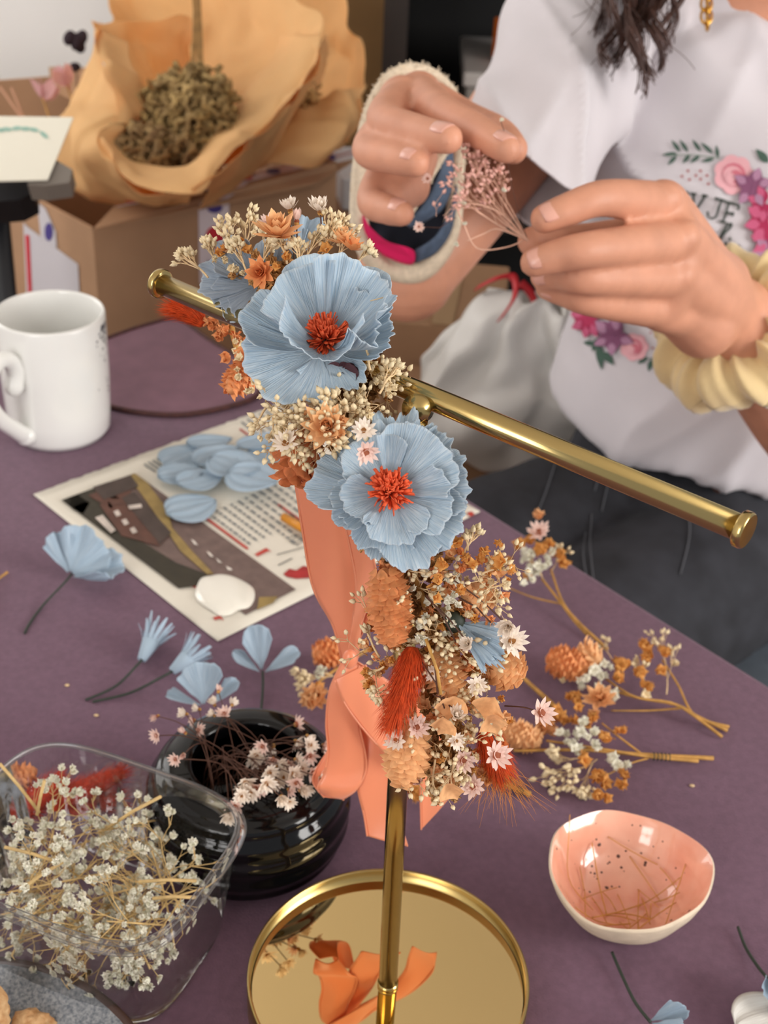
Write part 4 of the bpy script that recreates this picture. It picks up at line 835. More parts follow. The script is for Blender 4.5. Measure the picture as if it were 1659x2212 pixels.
sprig('dried orange and white sprig on the table just left of the peach ribbon knot', [(.0012, (680, 1480, .006), (720, 1450, .006), (800, 1400, .004))], [('peach', .0075, [(684, 1500, .010), (676, 1520, .008)]), ('amber', .005, [(690, 1490, .012)])], [(orange_b, (742, 1406, .012), (672, 1416, .012), .0095, 9)], [((720, 1460, .008), (640, 1470, .010), 7, 'bud', .0015), ((720, 1460, .008), (690, 1450, .014), 3, 'ruf', .002)], blooms=[(682, 1505, .011, STAR, .0085)])
sprig('stray orange dried tip at the left edge of the table, beside the blue flower', [(.0009, (-60, 1290, .003), (-20, 1262, .003), (16, 1236, .002))], [('peach', .004, [(-10, 1300, .003)])])
for x, y in ((1495, 1697), (145, 1480), (208, 1545)):
    b = MB(); b.ball(T(x, y, .0006), (.0016, .0012, .0006), 6, 4); b.build('crumb', stem_pale, label='tiny dried flower crumb on the bare table', cat='crumb', group='crumbs on the table')
# ------------------------------------------------------------------ the person
skin = mat('skin', (208, 148, 120), .50, var=.08, vs=45, bump=.12, bs=700, sss=.06, c2=None, spec=.4)
nailm = mat('fingernail', (222, 166, 148), .28, coat=.25)
jersey = mat('white_cotton_jersey', (212, 207, 212), .9, var=.02, vs=20, bump=.15, bs=1200, sheen=.2)
denim = mat('faded_black_denim', (44, 45, 51), .9, var=.35, vs=28, bump=.4, bs=1100)
hairm = mat('dark_brown_hair', (74, 48, 40), .42, var=.35, vs=60)
def chain(mb, pts, n=14, sub=6):
    """a limb: (point, radius) joints, smoothly swept, rounded at both ends"""
    ps = [Vector(p) for p, r in pts]; rs = [r for p, r in pts]; k = (len(pts)-1)*sub
    C = cat_rom(ps, k); R = [p.x for p in cat_rom([V(r, 0, 0) for r in rs], k)]
    mb.tube(C, R, n)
    for c, r in ((C[0], R[0]), (C[-1], R[-1])): mb.ball(c, r*.998, n, 10)
def blob(mb, c, r, M=None): mb.ball(c, r, 24, 16, M=M)
def remesh(mb, voxel, it, name, fac=.5):
    o = bpy.data.objects.new('tmp', mb.mesh('tmp', skin)); COL.objects.link(o)
    q = o.modifiers.new('r', 'REMESH'); q.mode = 'VOXEL'; q.voxel_size = voxel; q.use_smooth_shade = True
    q = o.modifiers.new('s', 'SMOOTH'); q.iterations = it; q.factor = fac
    bpy.context.view_layer.update(); dg = bpy.context.evaluated_depsgraph_get()
    me = bpy.data.meshes.new_from_object(o.evaluated_get(dg), depsgraph=dg)
    bpy.data.objects.remove(o); me.name = name; return me
def mesh_obj(me, name, mats, parent, **k):
    org = ROOT[parent.name]; me.transform(Matrix.Translation(-org)); me.materials.clear()
    for m in mats: me.materials.append(m)
    o = bpy.data.objects.new(name, me); COL.objects.link(o); o.parent = parent; ROOT[o.name] = org; return tag(o, **k)
HS = 1.15
def PH(x, y, d): return P(x, y, d*HS)
HIP = P(1560, 1090, 1.36); CH = P(1610, 480, 1.27); NK = P(1690, 20, 1.18); SR = P(1262, 62, 1.165)
per = thing('person', 'person in a white printed T-shirt and dark jeans holding a dried sprig in both hands', 'person', (HIP.x, HIP.y, 0))
axis_x = (NK-SR); axis_x.z = 0; axis_x = axis_x.normalized()
SL = NK+(NK-SR); SL.z = SR.z
ELB = P(880, 590, 1.10); WR = PH(893, 248, .80)
ELL = P(1800, 985, 1.09); WL = PH(1582, 690, .79)
body = MB()
# trunk, neck and head
FR = axis_x.cross(V(0, 0, 1)).normalized()
if FR.dot(FW) > 0: FR = -FR                              # the way she faces
TB = Matrix((axis_x, -FR, V(0, 0, 1))).transposed().to_4x4()
for t, w, d in ((0, .155, .10), (.2, .140, .092), (.4, .125, .085), (.6, .130, .09), (.8, .140, .09), (.95, .13, .08)): blob(body, HIP.lerp(NK, t)-V(0, 0, .01), (w, d, .09), TB)
HEAD = NK+FR*.045+V(0, 0, .165)
chain(body, [(NK-V(0, 0, .04), .058), (NK+V(0, 0, .03)+FR*.01, .052), (HEAD-V(0, 0, .06)-FR*.01, .052)])
blob(body, HEAD, (.073, .092, .105), TB); blob(body, HEAD-V(0, 0, .055)+FR*.025, (.055, .062, .058), TB)
chain(body, [(HEAD+FR*.085+V(0, 0, .015), .008), (HEAD+FR*.108-V(0, 0, .022), .013)]); blob(body, HEAD+FR*.088-V(0, 0, .055), (.024, .010, .006), TB); blob(body, HEAD+FR*.085-V(0, 0, .066), (.020, .010, .007), TB); blob(body, HEAD+FR*.075-V(0, 0, .095), (.02, .015, .014), TB)
for s in (-1, 1): blob(body, HEAD+axis_x*.074*s-V(0, 0, .01), (.008, .018, .03), TB); blob(body, HEAD+axis_x*.032*s+FR*.078+V(0, 0, .012), (.016, .012, .009), TB)
# arms
chain(body, [(SR, .050), (SR.lerp(ELB, .5)+V(0, 0, -.005), .044), (ELB, .037)], 20)
chain(body, [(ELB, .039), (PH(878, 420, .945), .038), (PH(888, 310, .895), .033), (WR, .025)], 20)
chain(body, [(SL, .050), (SL.lerp(ELL, .5), .044), (ELL, .037)], 20)
chain(body, [(ELL, .037), (ELL.lerp(WL, .35), .038), (ELL.lerp(WL, .75), .032), (WL, .029)], 20)
# hands: joints as (pixel x, pixel y, depth), radius
def finger(*j): chain(body, [(PH(x, y, d), r*1.12) for x, y, d, r in j], 16, 7)
def cap(a, ra, b, rb): ra *= 1.12; rb *= 1.12; chain(body, [(PH(*a), ra), (PH(*a).lerp(PH(*b), .5), (ra+rb)/2), (PH(*b), rb)], 16, 5)
# right hand
RI = [(905, 206, .765, .0125), (958, 245, .705, .0098), (1032, 284, .675, .0086), (1094, 322, .655, .0072)]
RM = [(868, 215, .755, .0120), (832, 258, .700, .0098), (905, 285, .672, .0087), (968, 300, .655, .0076)]
RRg = [(850, 262, .755, .0115), (797, 322, .700, .0092), (852, 341, .676, .0083), (898, 352, .664, .0073)]
RP = [(862, 330, .760, .0120), (806, 428, .712, .0090), (838, 452, .694, .0080), (868, 461, .684, .0068)]
RT_ = [(930, 225, .795, .0140), (1005, 262, .765, .0115), (1075, 290, .715, .0095), (1108, 322, .690, .0080)]
for f in (RI, RM, RRg, RP, RT_): finger(*f)
for f in (RI, RM, RRg, RP): cap((893, 246, .79), .018, f[0][:3], f[0][3]+.0012)
cap((868, 218, .755), .0130, (905, 206, .765), .0130); cap((850, 262, .755), .0130, (868, 215, .755), .0135); cap((862, 330, .76), .013, (850, 262, .755), .013); cap((885, 340, .775), .0165, (880, 400, .765), .0125); cap((880, 400, .765), .0135, (835, 430, .722), .0100)
cap((893, 246, .79), .019, (930, 232, .795), .015)
# left hand
LI = [(1432, 444, .715, .0128), (1308, 428, .672, .0094), (1225, 453, .664, .0083), (1176, 473, .662, .0074)]
LM = [(1470, 522, .712, .0124), (1285, 538, .662, .0094), (1205, 553, .660, .0084), (1154, 567, .662, .0074)]
LR = [(1462, 600, .718, .0118), (1278, 601, .674, .0088), (1215, 597, .680, .0078), (1172, 597, .686, .0068)]
LP = [(1428, 668, .728, .0112), (1278, 650, .688, .0082), (1222, 634, .690, .0073), (1182, 622, .692, .0064)]
LT = [(1500, 580, .770, .0150), (1385, 520, .738, .0120), (1255, 522, .712, .0096), (1150, 522, .690, .0080)]
for f in (LI, LM, LR, LP, LT): finger(*f)
for f, w in ((LI, .017), (LM, .019), (LR, .019), (LP, .017)): cap((1582, 690, .79), w+.004, f[0][:3], f[0][3]+.0012)
for a, b in ((LI, LM), (LM, LR), (LR, LP)): cap(a[0][:3], .0128, b[0][:3], .0125)
cap((1540, 620, .77), .022, (1470, 560, .73), .017); cap((1520, 700, .765), .020, (1450, 655, .737), .015); cap((1582, 690, .79), .0235, (1500, 580, .77), .018)
for x, y, d in ((1436, 428, .700), (1474, 512, .698), (1466, 592, .706), (1432, 658, .718)): blob(body, PH(x, y, d+.005), .0106)
for x, y, d in ((1306, 424, .667), (1283, 534, .657), (1276, 598, .670), (1276, 647, .684)): blob(body, PH(x, y, d+.0042), .0085)
# legs
KR = V(HIP.x-.085-.36, HIP.y-.26, TZ-.18); KL = V(HIP.x+.085-.33, HIP.y-.32, TZ-.18)
HR, HL_ = HIP-axis_x*.085-V(0, 0, .02), HIP+axis_x*.085-V(0, 0, .02)
for h, k in ((HR, KR), (HL_, KL)):
    chain(body, [(h, .078), (h.lerp(k, .5), .068), (k, .050)], 20); chain(body, [(k, .050), (k.lerp(V(k.x, k.y+.1, .1), .4), .048), (V(k.x, k.y+.1, .09), .034)], 20)
    chain(body, [(V(k.x, k.y+.11, .05), .034), (V(k.x, k.y+.02, .04), .032), (V(k.x-.01, k.y-.06, .035), .026)], 16)
me = remesh(body, .0021, 5, 'body'); mesh_obj(me, 'body', [skin], per)
def nail(chain_, dn, w=.78, lab=None):
    a, b = PH(*chain_[2][:3]), PH(*chain_[3][:3]); r = chain_[3][3]*1.10; ax = (b-a).normalized(); n = (dn-ax*dn.dot(ax)).normalized(); sd = ax.cross(n)
    c = b-ax*r*.30; m = MB()
    def fn(u, v):
        q = (u-.5)*2; an = q*w*(1-.12*(2*v-1)**4); t = (v-.5)*1.35*r*(1-.12*q*q)
        return c+ax*t+(n*math.cos(an)+sd*math.sin(an))*r*(1.03-.5*max(0, v-.45)**2.2)
    m.grid(fn, 10, 10); m.build('fingernail', nailm, per, solid=.0004)
VW = -FW
nail(RI, VW*.7+UP*.7+RT*.15); nail(RM, VW*.8+UP*.5+RT*.05); nail(RRg, VW*.85+UP*.45); nail(RP, VW*.9+UP*.3+RT*.1); nail(LI, VW*.8-RT*.3+UP*.1); nail(LM, VW*.7-RT*.6); nail(LR, VW*.7-RT*.6); nail(LP, VW*.7-RT*.6)
# T-shirt
sh = MB()
secs = [(.17, .172, .122, .0), (.30, .166, .122, .006), (.45, .160, .120, .012), (.62, .166, .124, .018), (.80, .172, .118, .010), (.92, .165, .095, .0), (1.0, .12, .075, 0)]
def ringp(t, w, d, f, a):
    c = HIP.lerp(NK, t)+FR*f; ca, sa = math.cos(a), math.sin(a); n = 2.5
    k = (abs(ca)**n+abs(sa)**n)**(-1/n); return c+axis_x*w*ca*k+FR*d*sa*k
ns = 48; vs = []; secf = [cat_rom([V(*s[:3]) for s in secs], 40), cat_rom([V(s[3], 0, 0) for s in secs], 40)]
b = MB()
def sfn(u, v):
    i = int(round(v*40)); s = secf[0][i]; a = 2*PI*u
    p = ringp(s.x+(-.005+.085*max(0, -math.cos(a)))*(1-v)**3, s.y, s.z, secf[1][i].x, a)
    return p
b.grid(sfn, ns, 40, closed_u=True); nV = len(b.v)
b.add([], []); b.f += [tuple(range(ns-1, -1, -1)), tuple(nV-ns+j for j in range(ns))]; b.m += [0, 0]
sh.add(b.v, b.f)
SE = P(1116, 385, 1.05)
chain(sh, [(SR+axis_x*.05, .060), (SR, .064), (SR.lerp(SE, .5), .060), (SE, .054), (P(1095, 450, 1.03), .052)], 28)
dS = (SE-SR).normalized(); nS = (-RT*102-UP*150).normalized()
chain(sh, [(NK+axis_x*.05-V(0, 0, .03), .060), (SL, .064), (SL.lerp(ELL, .55), .058)], 28)
chain(sh, [(SR+V(0, 0, -.005), .058), (NK-V(0, 0, .035), .066), (SL+V(0, 0, -.005), .058)], 24)
me = remesh(sh, .0045, 10, 'shirt')
bm = bmesh.new(); bm.from_mesh(me)                       # cut the sleeve hem, fold the cloth
bmesh.ops.bisect_plane(bm, geom=bm.verts[:]+bm.edges[:]+bm.faces[:], plane_co=SE, plane_no=nS, clear_outer=False)
off = lambda p: ((p-SR)-dS*(p-SR).dot(dS)).length
kill = [f for f in bm.faces if (f.calc_center_median()-SE).dot(nS) > 1e-5 and off(f.calc_center_median()) < .080]
bmesh.ops.delete(bm, geom=kill, context='FACES'); bm.normal_update()
for v in bm.verts:
    p = v.co; q = V(p.dot(axis_x), p.dot(FR), p.z)
    low_ = max(0, 1-(p.z-HIP.z)/.35); up_ = max(0, min(1, (p.z-HIP.z-.15)/.2))
    s = .011*noise.noise(V(q.x*9+q.z*5, q.z*6-q.x*7, 1.3))+.005*noise.noise(V(q.x*22-q.z*10, q.z*7, 3))*low_+.006*noise.noise(V(q.x*16+q.z*17, q.z*5, 7))*up_
    s += .010*(1-abs(math.sin(q.x*24+q.z*16+3.2*noise.noise(V(q.x*6, q.z*6, 2)))))**3*max(0, .35+noise.noise(V(q.x*5, q.z*5, 9)))
    n1 = 1-2*abs(noise.noise(V(q.x*9+q.z*7, q.z*8-q.x*3, 11))); n2_ = 1-2*abs(noise.noise(V(q.x*13-q.z*12, q.z*6, 17))); s += .005*max(0, n1)**3+.005*max(0, n2_)**3
    v.co = p+v.normal*s
bm.to_mesh(me); bm.free()
SHB = BVHTree.FromPolygons([v.co.copy() for v in me.vertices], [tuple(p.vertices) for p in me.polygons])
shirt = mesh_obj(me, 'tshirt', [jersey], per, label='white cotton T-shirt with a floral print'); q = shirt.modifiers.new('s', 'SOLIDIFY'); q.thickness = .0016; q.offset = -1
b = MB(); hemc = SE+dS*.002; hx = dS.orthogonal().normalized(); hy = dS.cross(hx)
nb = NK+FR*.028-V(0, 0, .012); col_n = (FR*.62+V(0, 0, .78)).normalized(); cx_ = axis_x; cy_ = col_n.cross(cx_)
cp = [nb+cx_*.082*math.cos(a)+cy_*.072*math.sin(a) for a in [2*PI*i/60 for i in range(60)]]
b = MB(); b.tube(cp, .0075, 10, closed=True); b.build('neck_band', jersey, per)
def hit(x, y, off=.0016):
    r = ray(x, y).normalized(); h = SHB.ray_cast(EYE, r)
    if h[0] is None: return None
    n = h[1] if h[1].dot(r) < 0 else -h[1]; return h[0]+n*off
def decal(b, poly, mi, off=.0016):
    cx, cy = sum(p[0] for p in poly)/len(poly), sum(p[1] for p in poly)/len(poly); n = len(poly); vs = [hit(cx, cy, off)]
    for k in (.5, 1): vs += [hit(cx+(x-cx)*k, cy+(y-cy)*k, off) for x, y in poly]
    if any(v is None for v in vs): return
    b.add(vs, [(0, 1+i, 1+(i+1) % n) for i in range(n)]+[(1+i, 1+n+i, 1+n+(i+1) % n, 1+(i+1) % n) for i in range(n)], mi)
def leaf(b, x0, y0, x1, y1, w, mi, off=.0016): 
    dx, dy = x1-x0, y1-y0; L_ = math.hypot(dx, dy); nx, ny = -dy/L_, dx/L_
    decal(b, [(x0+dx*t+nx*w*math.sin(PI*t**.8)*s, y0+dy*t+ny*w*math.sin(PI*t**.8)*s) for s, ts in ((1, (0, .2, .4, .6, .8, 1)), (-1, (.8, .6, .4, .2))) for t in ts], mi, off)
def disc(b, x, y, r, mi, off=.0016, n=12, ry=None): decal(b, [(x+r*math.cos(2*PI*k/n), y+(ry or r)*math.sin(2*PI*k/n)) for k in range(n)], mi, off)
def stroke(b, pts, w, mi, off=.002):
    k = max(8, len(pts)*5); c = cat_rom([V(x, y, 0) for x, y in pts], k) if len(pts) > 2 else [V(*pts[0], 0).lerp(V(*pts[1], 0), i/k) for i in range(k+1)]
    vs = []
    for i, p in enumerate(c):
        d = (c[min(i+1, k)]-c[max(i-1, 0)]); d = d.normalized() if d.length else V(1, 0, 0); n = V(-d.y, d.x, 0)*w/2
        a_, b_ = hit(p.x+n.x, p.y+n.y, off), hit(p.x-n.x, p.y-n.y, off)
        if a_ is None or b_ is None: return
        vs += [a_, b_]
    b.add(vs, [(2*i, 2*i+1, 2*i+3, 2*i+2) for i in range(k)], mi)
pm_ = [mat('print_'+n, c, .85) for n, c in (('green', (70, 96, 84)), ('pale_green', (128, 146, 132)), ('rose', (236, 178, 186)), ('deep_rose', (214, 120, 136)), ('plum', (138, 84, 118)), ('light_plum', (180, 134, 164)), ('magenta', (178, 46, 88)), ('pink_magenta', (206, 96, 134)), ('berry', (168, 74, 74)), ('letter', (58, 66, 60)))]
G, PG_, RO_, DR, PL, LPm, MA, PM, BE, LE = range(10)
b = MB()
stroke(b, [(1440, 338), (1500, 336), (1556, 342)], 2, PG_)
for l in ((1470, 330, 1450, 303), (1487, 330, 1468, 302), (1514, 328, 1496, 302), (1540, 332, 1514, 308), (1551, 342, 1547, 313), (1464, 333, 1430, 336), (1491, 335, 1474, 354), (1512, 337, 1490, 353), (1543, 343, 1514, 350), (1462, 338, 1442, 358)): leaf(b, *l, 4.5, G)
for x, y in ((1473, 382), (1486, 370), (1513, 370), (1503, 380), (1489, 389), (1513, 388), (1530, 398), (1527, 380)): disc(b, x, y, 3.2, BE, n=7)
leaf(b, 1660, 352, 1632, 322, 9, G)
def rose(x, y, r):
    for k in range(7): disc(b, x+r*.55*math.cos(k*.9), y+r*.55*math.sin(k*.9), r*.5, RO_, .0016+k*.00004)
    for k, (q, m) in enumerate(((.62, DR), (.52, RO_), (.36, DR), (.26, RO_), (.12, DR))): disc(b, x+r*.06*k*(-1)**k, y+r*.05*k, r*q, m, .0021+.00025*k)
def bloom(x, y, r, dirs, m, m2):
    for k, a in enumerate(dirs):
        a = math.radians(a); X, Y = x+r*math.cos(a), y+r*math.sin(a); leaf(b, x, y, X, Y, r*.34, m, .0032+.0001*k); leaf(b, x+(X-x)*.35, y+(Y-y)*.35, X, Y, r*.2, m2, .0037+.0001*k)
rose(1585, 378, 42); bloom(1624, 405, 46, (215, 290, 130, 340, 60), PL, LPm); bloom(1652, 440, 42, (150, 200, 100, 250, 60), MA, PM); bloom(1660, 480, 56, (170, 215, 130), MA, PM); bloom(1668, 520, 50, (190, 150), MA, PM); bloom(1672, 548, 50, (185, 215), PL, LPm)
bloom(1278, 690, 40, (200, 250, 320, 100, 60, 150), MA, PM); bloom(1330, 722, 46, (20, 95, 150, 215, 285), PL, LPm); rose(1372, 748, 30)
for l in ((1296, 728, 1282, 760, 8), (1296, 740, 1302, 800, 9), (1306, 760, 1328, 788, 9), (1288, 742, 1262, 740, 6), (1400, 770, 1380, 785, 6), (1410, 775, 1402, 802, 6), (1425, 775, 1420, 800, 6), (1436, 772, 1444, 798, 5), (1412, 772, 1440, 762, 5)): leaf(b, *l, G)
stroke(b, [(1388, 778), (1412, 772), (1445, 768)], 2, G)
for x, y in ((1406, 718), (1418, 726), (1430, 714), (1440, 728), (1424, 742), (1438, 748), (1412, 750), (1448, 740)): disc(b, x, y, 2.6, BE, n=7)
for l in ((1275, 505, 1262, 486, 4), (1280, 500, 1278, 480, 4), (1284, 500, 1296, 484, 4)): leaf(b, *l, G)
b.build('floral_print', pm_, shirt, smooth=False)
b = MB()
def glyph(ox, oy, strokes, w=5.5):
    for s in strokes: stroke(b, [(ox+u*31-v*12, oy+u*8+v*42) for u, v in s], w if len(s) < 4 else w*.9, LE)
glyph(1458, 408, [[(0, 0), (.95, 0)], [(.95, 0), (.95, .22)], [(.2, 0), (.2, 1)], [(.2, .5), (.7, .5)], [(0, 1), (.95, 1)], [(.95, 1), (.95, .78)]])
glyph(1495, 417, [[(-.1, 0), (.3, 0)], [(.7, 0), (1.1, 0)], [(.1, 0), (.5, 1)], [(.9, 0), (.5, 1)]])
glyph(1534, 427, [[(.3, 0), (1.0, 0)], [(.72, 0), (.72, .5), (.68, .85), (.45, 1.0), (.2, .92), (.12, .7)]])
glyph(1565, 436, [[(0, 0), (.98, 0)], [(.98, 0), (.98, .25)], [(.25, 0), (.25, 1)], [(.25, .5), (.72, .5)], [(.72, .4), (.72, .62)], [(0, 1), (.55, 1)]])
for s, w in (([(1482, 480), (1496, 470), (1504, 478), (1500, 500), (1482, 530), (1466, 528)], 7), ([(1522, 518), (1512, 545), (1520, 550), (1532, 525)], 5.5), ([(1542, 540), (1558, 512), (1578, 490), (1577, 484), (1566, 492), (1552, 520), (1546, 546), (1554, 546)], 5.5), ([(1570, 522), (1558, 552), (1564, 556)], 5.5), ([(1570, 562), (1588, 548), (1597, 537), (1590, 532), (1576, 548), (1568, 568), (1576, 574), (1590, 562)], 5.5)): stroke(b, s, w, LE)
disc(b, 1577, 516, 3.6, LE, .002, 8)
b.build('lettering', pm_, shirt, smooth=False, label='dark lettering printed on the shirt')
# jeans
jn = MB()
blob(jn, HIP-V(0, 0, .005), (.178, .128, .098), TB); blob(jn, HIP+V(0, 0, .05), (.160, .112, .09), TB)
for h, k in ((HR, KR), (HL_, KL)):
    chain(jn, [(h, .090), (h.lerp(k, .5), .082), (k, .064)], 28); chain(jn, [(k, .064), (V(k.x, k.y+.06, .26), .058), (V(k.x, k.y+.10, .11), .055)], 24)
me = remesh(jn, .006, 12, 'jeans'); bm = bmesh.new(); bm.from_mesh(me); bm.normal_update()
for v in bm.verts: v.co += v.normal*(.005*noise.noise(v.co*11)+.003*noise.noise(V(v.co.x*30, v.co.y*14, v.co.z*30)))
bm.to_mesh(me); bm.free(); jeans = mesh_obj(me, 'jeans', [denim], per)
JB = BVHTree.FromPolygons([v.co.copy() for v in me.vertices], [tuple(p.vertices) for p in me.polygons]); 
def jhit(x, y, off=.002):
    h = JB.ray_cast(EYE-ROOT[per.name], ray(x, y).normalized()); return None if h[0] is None else h[0]+ROOT[per.name]-ray(x, y).normalized()*off
seam = mat('grey_stitching', (96, 98, 104), .9); b = MB()
for pts in ([(1316, 965), (1300, 1010), (1285, 1060)], [(1340, 975), (1322, 1020), (1310, 1060), (1300, 1105)], [(1290, 1020), (1340, 1050), (1400, 1080), (1500, 1120)], [(1265, 1150), (1260, 1200), (1270, 1260)], [(1278, 1110), (1275, 1180), (1284, 1270)], [(1480, 1060), (1490, 1150), (1470, 1240)], [(1200, 1000), (1180, 1060), (1160, 1110)]):
    c = cat_rom([V(x, y, 0) for x, y in pts], 16); hs = [jhit(p.x, p.y) for p in c]
    if all(h is not None for h in hs): b.tube(hs, .0006, 5)
if b.v: b.build('stitching', seam, jeans)
h = jhit(1556, 1046, .004)
if h is not None: MB().ball(h, .008, 14, 8).build('button', mat('copper_button', (150, 92, 66), .35, metal=.8), jeans)
# hair: a cap on the skull and long curls falling over her right shoulder
hb = MB(); blob(hb, HEAD+V(0, 0, .018)-FR*.014, (.088, .100, .112), TB); blob(hb, HEAD-FR*.06-V(0, 0, .07), (.08, .05, .10), TB)
hme = remesh(hb, .006, 4, 'hair'); hair = mesh_obj(hme, 'hair', [hairm], per)
r = random.Random(8); b = MB()
def curl(x0, y0, x1, y1, d, amp, turns, rad, ph):
    pts = []
    for i in range(40):
        t = i/39; x = x0+(x1-x0)*t; y = y0+(y1-y0)*t; a = ph+turns*2*PI*t; A = amp*(.2+.5*t+.7*t**4)
        pts.append(P(x+A*math.cos(a), y+A*.45*math.sin(a), d+.012*math.sin(a)-.02*t))
    b.tube(pts, [rad*(1-.55*i/39) for i in range(40)], 5)
LOCKS = ((1262, 1300, 70, 12, 1.3), (1290, 1325, 120, 20, 1.5), (1310, 1350, 150, 26, 1.4), (1330, 1362, 190, 34, 1.25), (1352, 1372, 170, 30, 1.5), (1375, 1385, 180, 40, 1.2), (1395, 1398, 140, 30, 1.5), (1415, 1412, 110, 26, 1.6), (1440, 1432, 80, 22, 1.5), (1462, 1452, 50, 18, 1.4), (1340, 1320, 150, 36, 1.3), (1385, 1360, 120, 22, 1.7))
for x0, x1, y1, a, tn in LOCKS:
    ph = r.uniform(0, 6.3); dz = r.uniform(-.018, .018); x00 = x0+40
    for q in range(16):
        s1 = r.gauss(0, 1); curl(x00+r.gauss(0, 9), -150, x1+r.gauss(0, 4+3*abs(s1)), y1+r.gauss(0, 10), 1.05+dz+r.gauss(0, .004), a*.8+r.gauss(0, 3), tn, r.uniform(.0006, .0010), ph+r.gauss(0, .22))
for k in range(26): curl(1300+r.uniform(-30, 170), -120, 1340+r.gauss(0, 50), r.uniform(20, 150), 1.05+r.gauss(0, .012), r.uniform(8, 26), r.uniform(.8, 1.6), .0005, r.uniform(0, 6.3))
for k in range(90):
    x0 = 1290+r.random()*200; p1 = P(x0, -140+r.uniform(-20, 20), 1.05+r.uniform(-.02, .02)); a = r.uniform(-.5, .6); p0 = HEAD-axis_x*(.085+.004*r.random())+FR*.09*a*.5+V(0, 0, .02); b.tube(cat_rom([p0, p0.lerp(p1, .5)-axis_x*.02, p1], 10), .0016, 5)
b.build('curls', hairm, hair)
gold = mat('gold_chain', (212, 160, 74), .2, metal=1); b = MB()
for k in range(5):
    c = P(1528-2*(k % 2), -4+k*13, 1.072); R_ = frame(VW if k % 2 else RT, UP); b.tube([c+(R_ @ V(.0042*math.cos(a), .0062*math.sin(a), 0)) for a in [2*PI*i/16 for i in range(16)]], .0011, 6, closed=True)
b.build('gold_earring', gold, per)
# scrunchie
scr = mat('pale_yellow_velour', (226, 200, 148), .9, var=.06, vs=40, bump=.3, bs=900, sheen=.5)
fa = (ELL-WL).normalized(); sc_c = PH(1600, 712, .805); sx = fa.orthogonal().normalized(); sy = fa.cross(sx); b = MB()
def sfun(u, v):
    a = 2*PI*u; t = 2*PI*v; pl = 1+.16*math.sin(a*13+1.5*math.sin(t))+.10*math.sin(a*23+t*2+1)+.08*noise.noise(V(math.cos(a)*3, math.sin(a)*3, t)); rr_ = .0200*pl
    n = sx*math.cos(a)+sy*math.sin(a); Rm = .0385+.003*math.sin(a*3+1); return sc_c+n*(Rm+rr_*.95*math.cos(t))+fa*(rr_*1.1*math.sin(t)+.006*math.sin(a*5))
b.grid(sfun, 180, 24, closed_u=True); b.build('scrunchie', scr, per, label='pale yellow velour scrunchie on the wrist')
# wrist brace
terry = mat('cream_terry', (222, 206, 182), .95, var=.10, vs=300, bump=1, bs=700); navy = mat('navy_lining', (26, 32, 46), .85, var=.2, vs=60, bump=.3, bs=500); ribk = mat('grey_beige_knit', (178, 166, 146), .95, var=.2, vs=500, bump=.8, bs=900)
ringpx = [(880, 150, .812), (925, 156, .82), (962, 184, .83), (984, 222, .845), (992, 300, .86), (985, 400, .872), (978, 480, .880), (952, 545, .886), (905, 588, .888), (850, 584, .884), (802, 552, .872), (778, 495, .856), (776, 400, .838), (786, 300, .822), (805, 225, .815), (838, 172, .811)]
rp = closed([PH(*p) for p in ringpx], 120)
brace = MB(); rad = [(.0042+.0036*max(0, min(1, (Vector(p)-rp[0]).dot(-UP)/.10-.15))) for p in rp]
brace.tube(rp, rad, 10, closed=True); r = random.Random(2)
for k in range(1500):
    i = r.randrange(120)
    if 34 < i < 88: continue
    d = (rdir()+VW*.3).normalized(); p = rp[i].lerp(rp[(i+1) % 120], r.random())+d*rad[i]*.85; w = d.orthogonal().normalized()*.00045
    q = p+d*r.uniform(.001, .0032)+rdir()*.001; brace.add([p-w, p+w, q+w*.6, q-w*.6], [(0, 1, 2, 3)])
bc_ = sum(rp, V(0, 0, 0))/120
brc = brace.build('wrist_brace', terry, per, label='cream terry trimmed wrist brace with navy lining')
back = bc_+FW*.062-UP*.004
b = MB(); b.grid(lambda u, v: rp[int(round(u*120)) % 120].lerp(back+(rp[int(round(u*120)) % 120]-bc_)*.62, v)+V(0, 0, 0), 120, 8, closed_u=True); b.build('brace_shell', ribk, brc)
b = MB(); b.grid(lambda u, v: rp[int(round(u*120)) % 120].lerp(bc_, .04+.9*v)+FW*(.006+.030*math.sin(v*PI/2)), 120, 10, closed_u=True); b.build('brace_lining', navy, brc)
b = MB(); out_ = closed([PH(x, y, d) for x, y, d in ((783, 462, .835), (800, 490, .842), (835, 520, .85), (880, 534, .856), (896, 545, .858), (892, 566, .866), (862, 562, .866), (818, 540, .862), (790, 505, .852))], 50); b.prism(out_, FW*.010); b.build('brace_tab', mat('magenta_felt', (222, 20, 96), .85, bump=.3, bs=900), brc, smooth=False, bevel=.0015)
slate = mat('slate_blue_strap', (72, 88, 110), .75, var=.2, vs=200)
def strip(L1, L2, m, nm, th=.002, bulge=0):
    A_, B_ = cat_rom([PH(*p) for p in L1], 24), cat_rom([PH(*p) for p in L2], 24); b = MB(); b.grid(lambda u, v: A_[int(round(v*24))].lerp(B_[int(round(v*24))], u)-FW*bulge*math.sin(PI*u), 8, 24); return b.build(nm, m, brc, solid=th)
strip([(962, 318, .84), (945, 380, .842), (915, 440, .848), (872, 484, .852)], [(976, 322, .85), (976, 395, .852), (950, 455, .858), (885, 492, .86)], slate, 'brace_strap', bulge=.003)
strip([(985, 400, .858), (975, 450, .86), (940, 510, .866), (896, 540, .868)], [(984, 440, .868), (972, 500, .872), (940, 545, .876), (898, 566, .876)], slate, 'brace_strap', bulge=.002)
cen = cat_rom([PH(962, 322, .828), PH(925, 385, .832), PH(895, 440, .838), PH(872, 478, .845)], 24); b = MB(); b.tube(cen, .0032, 8)
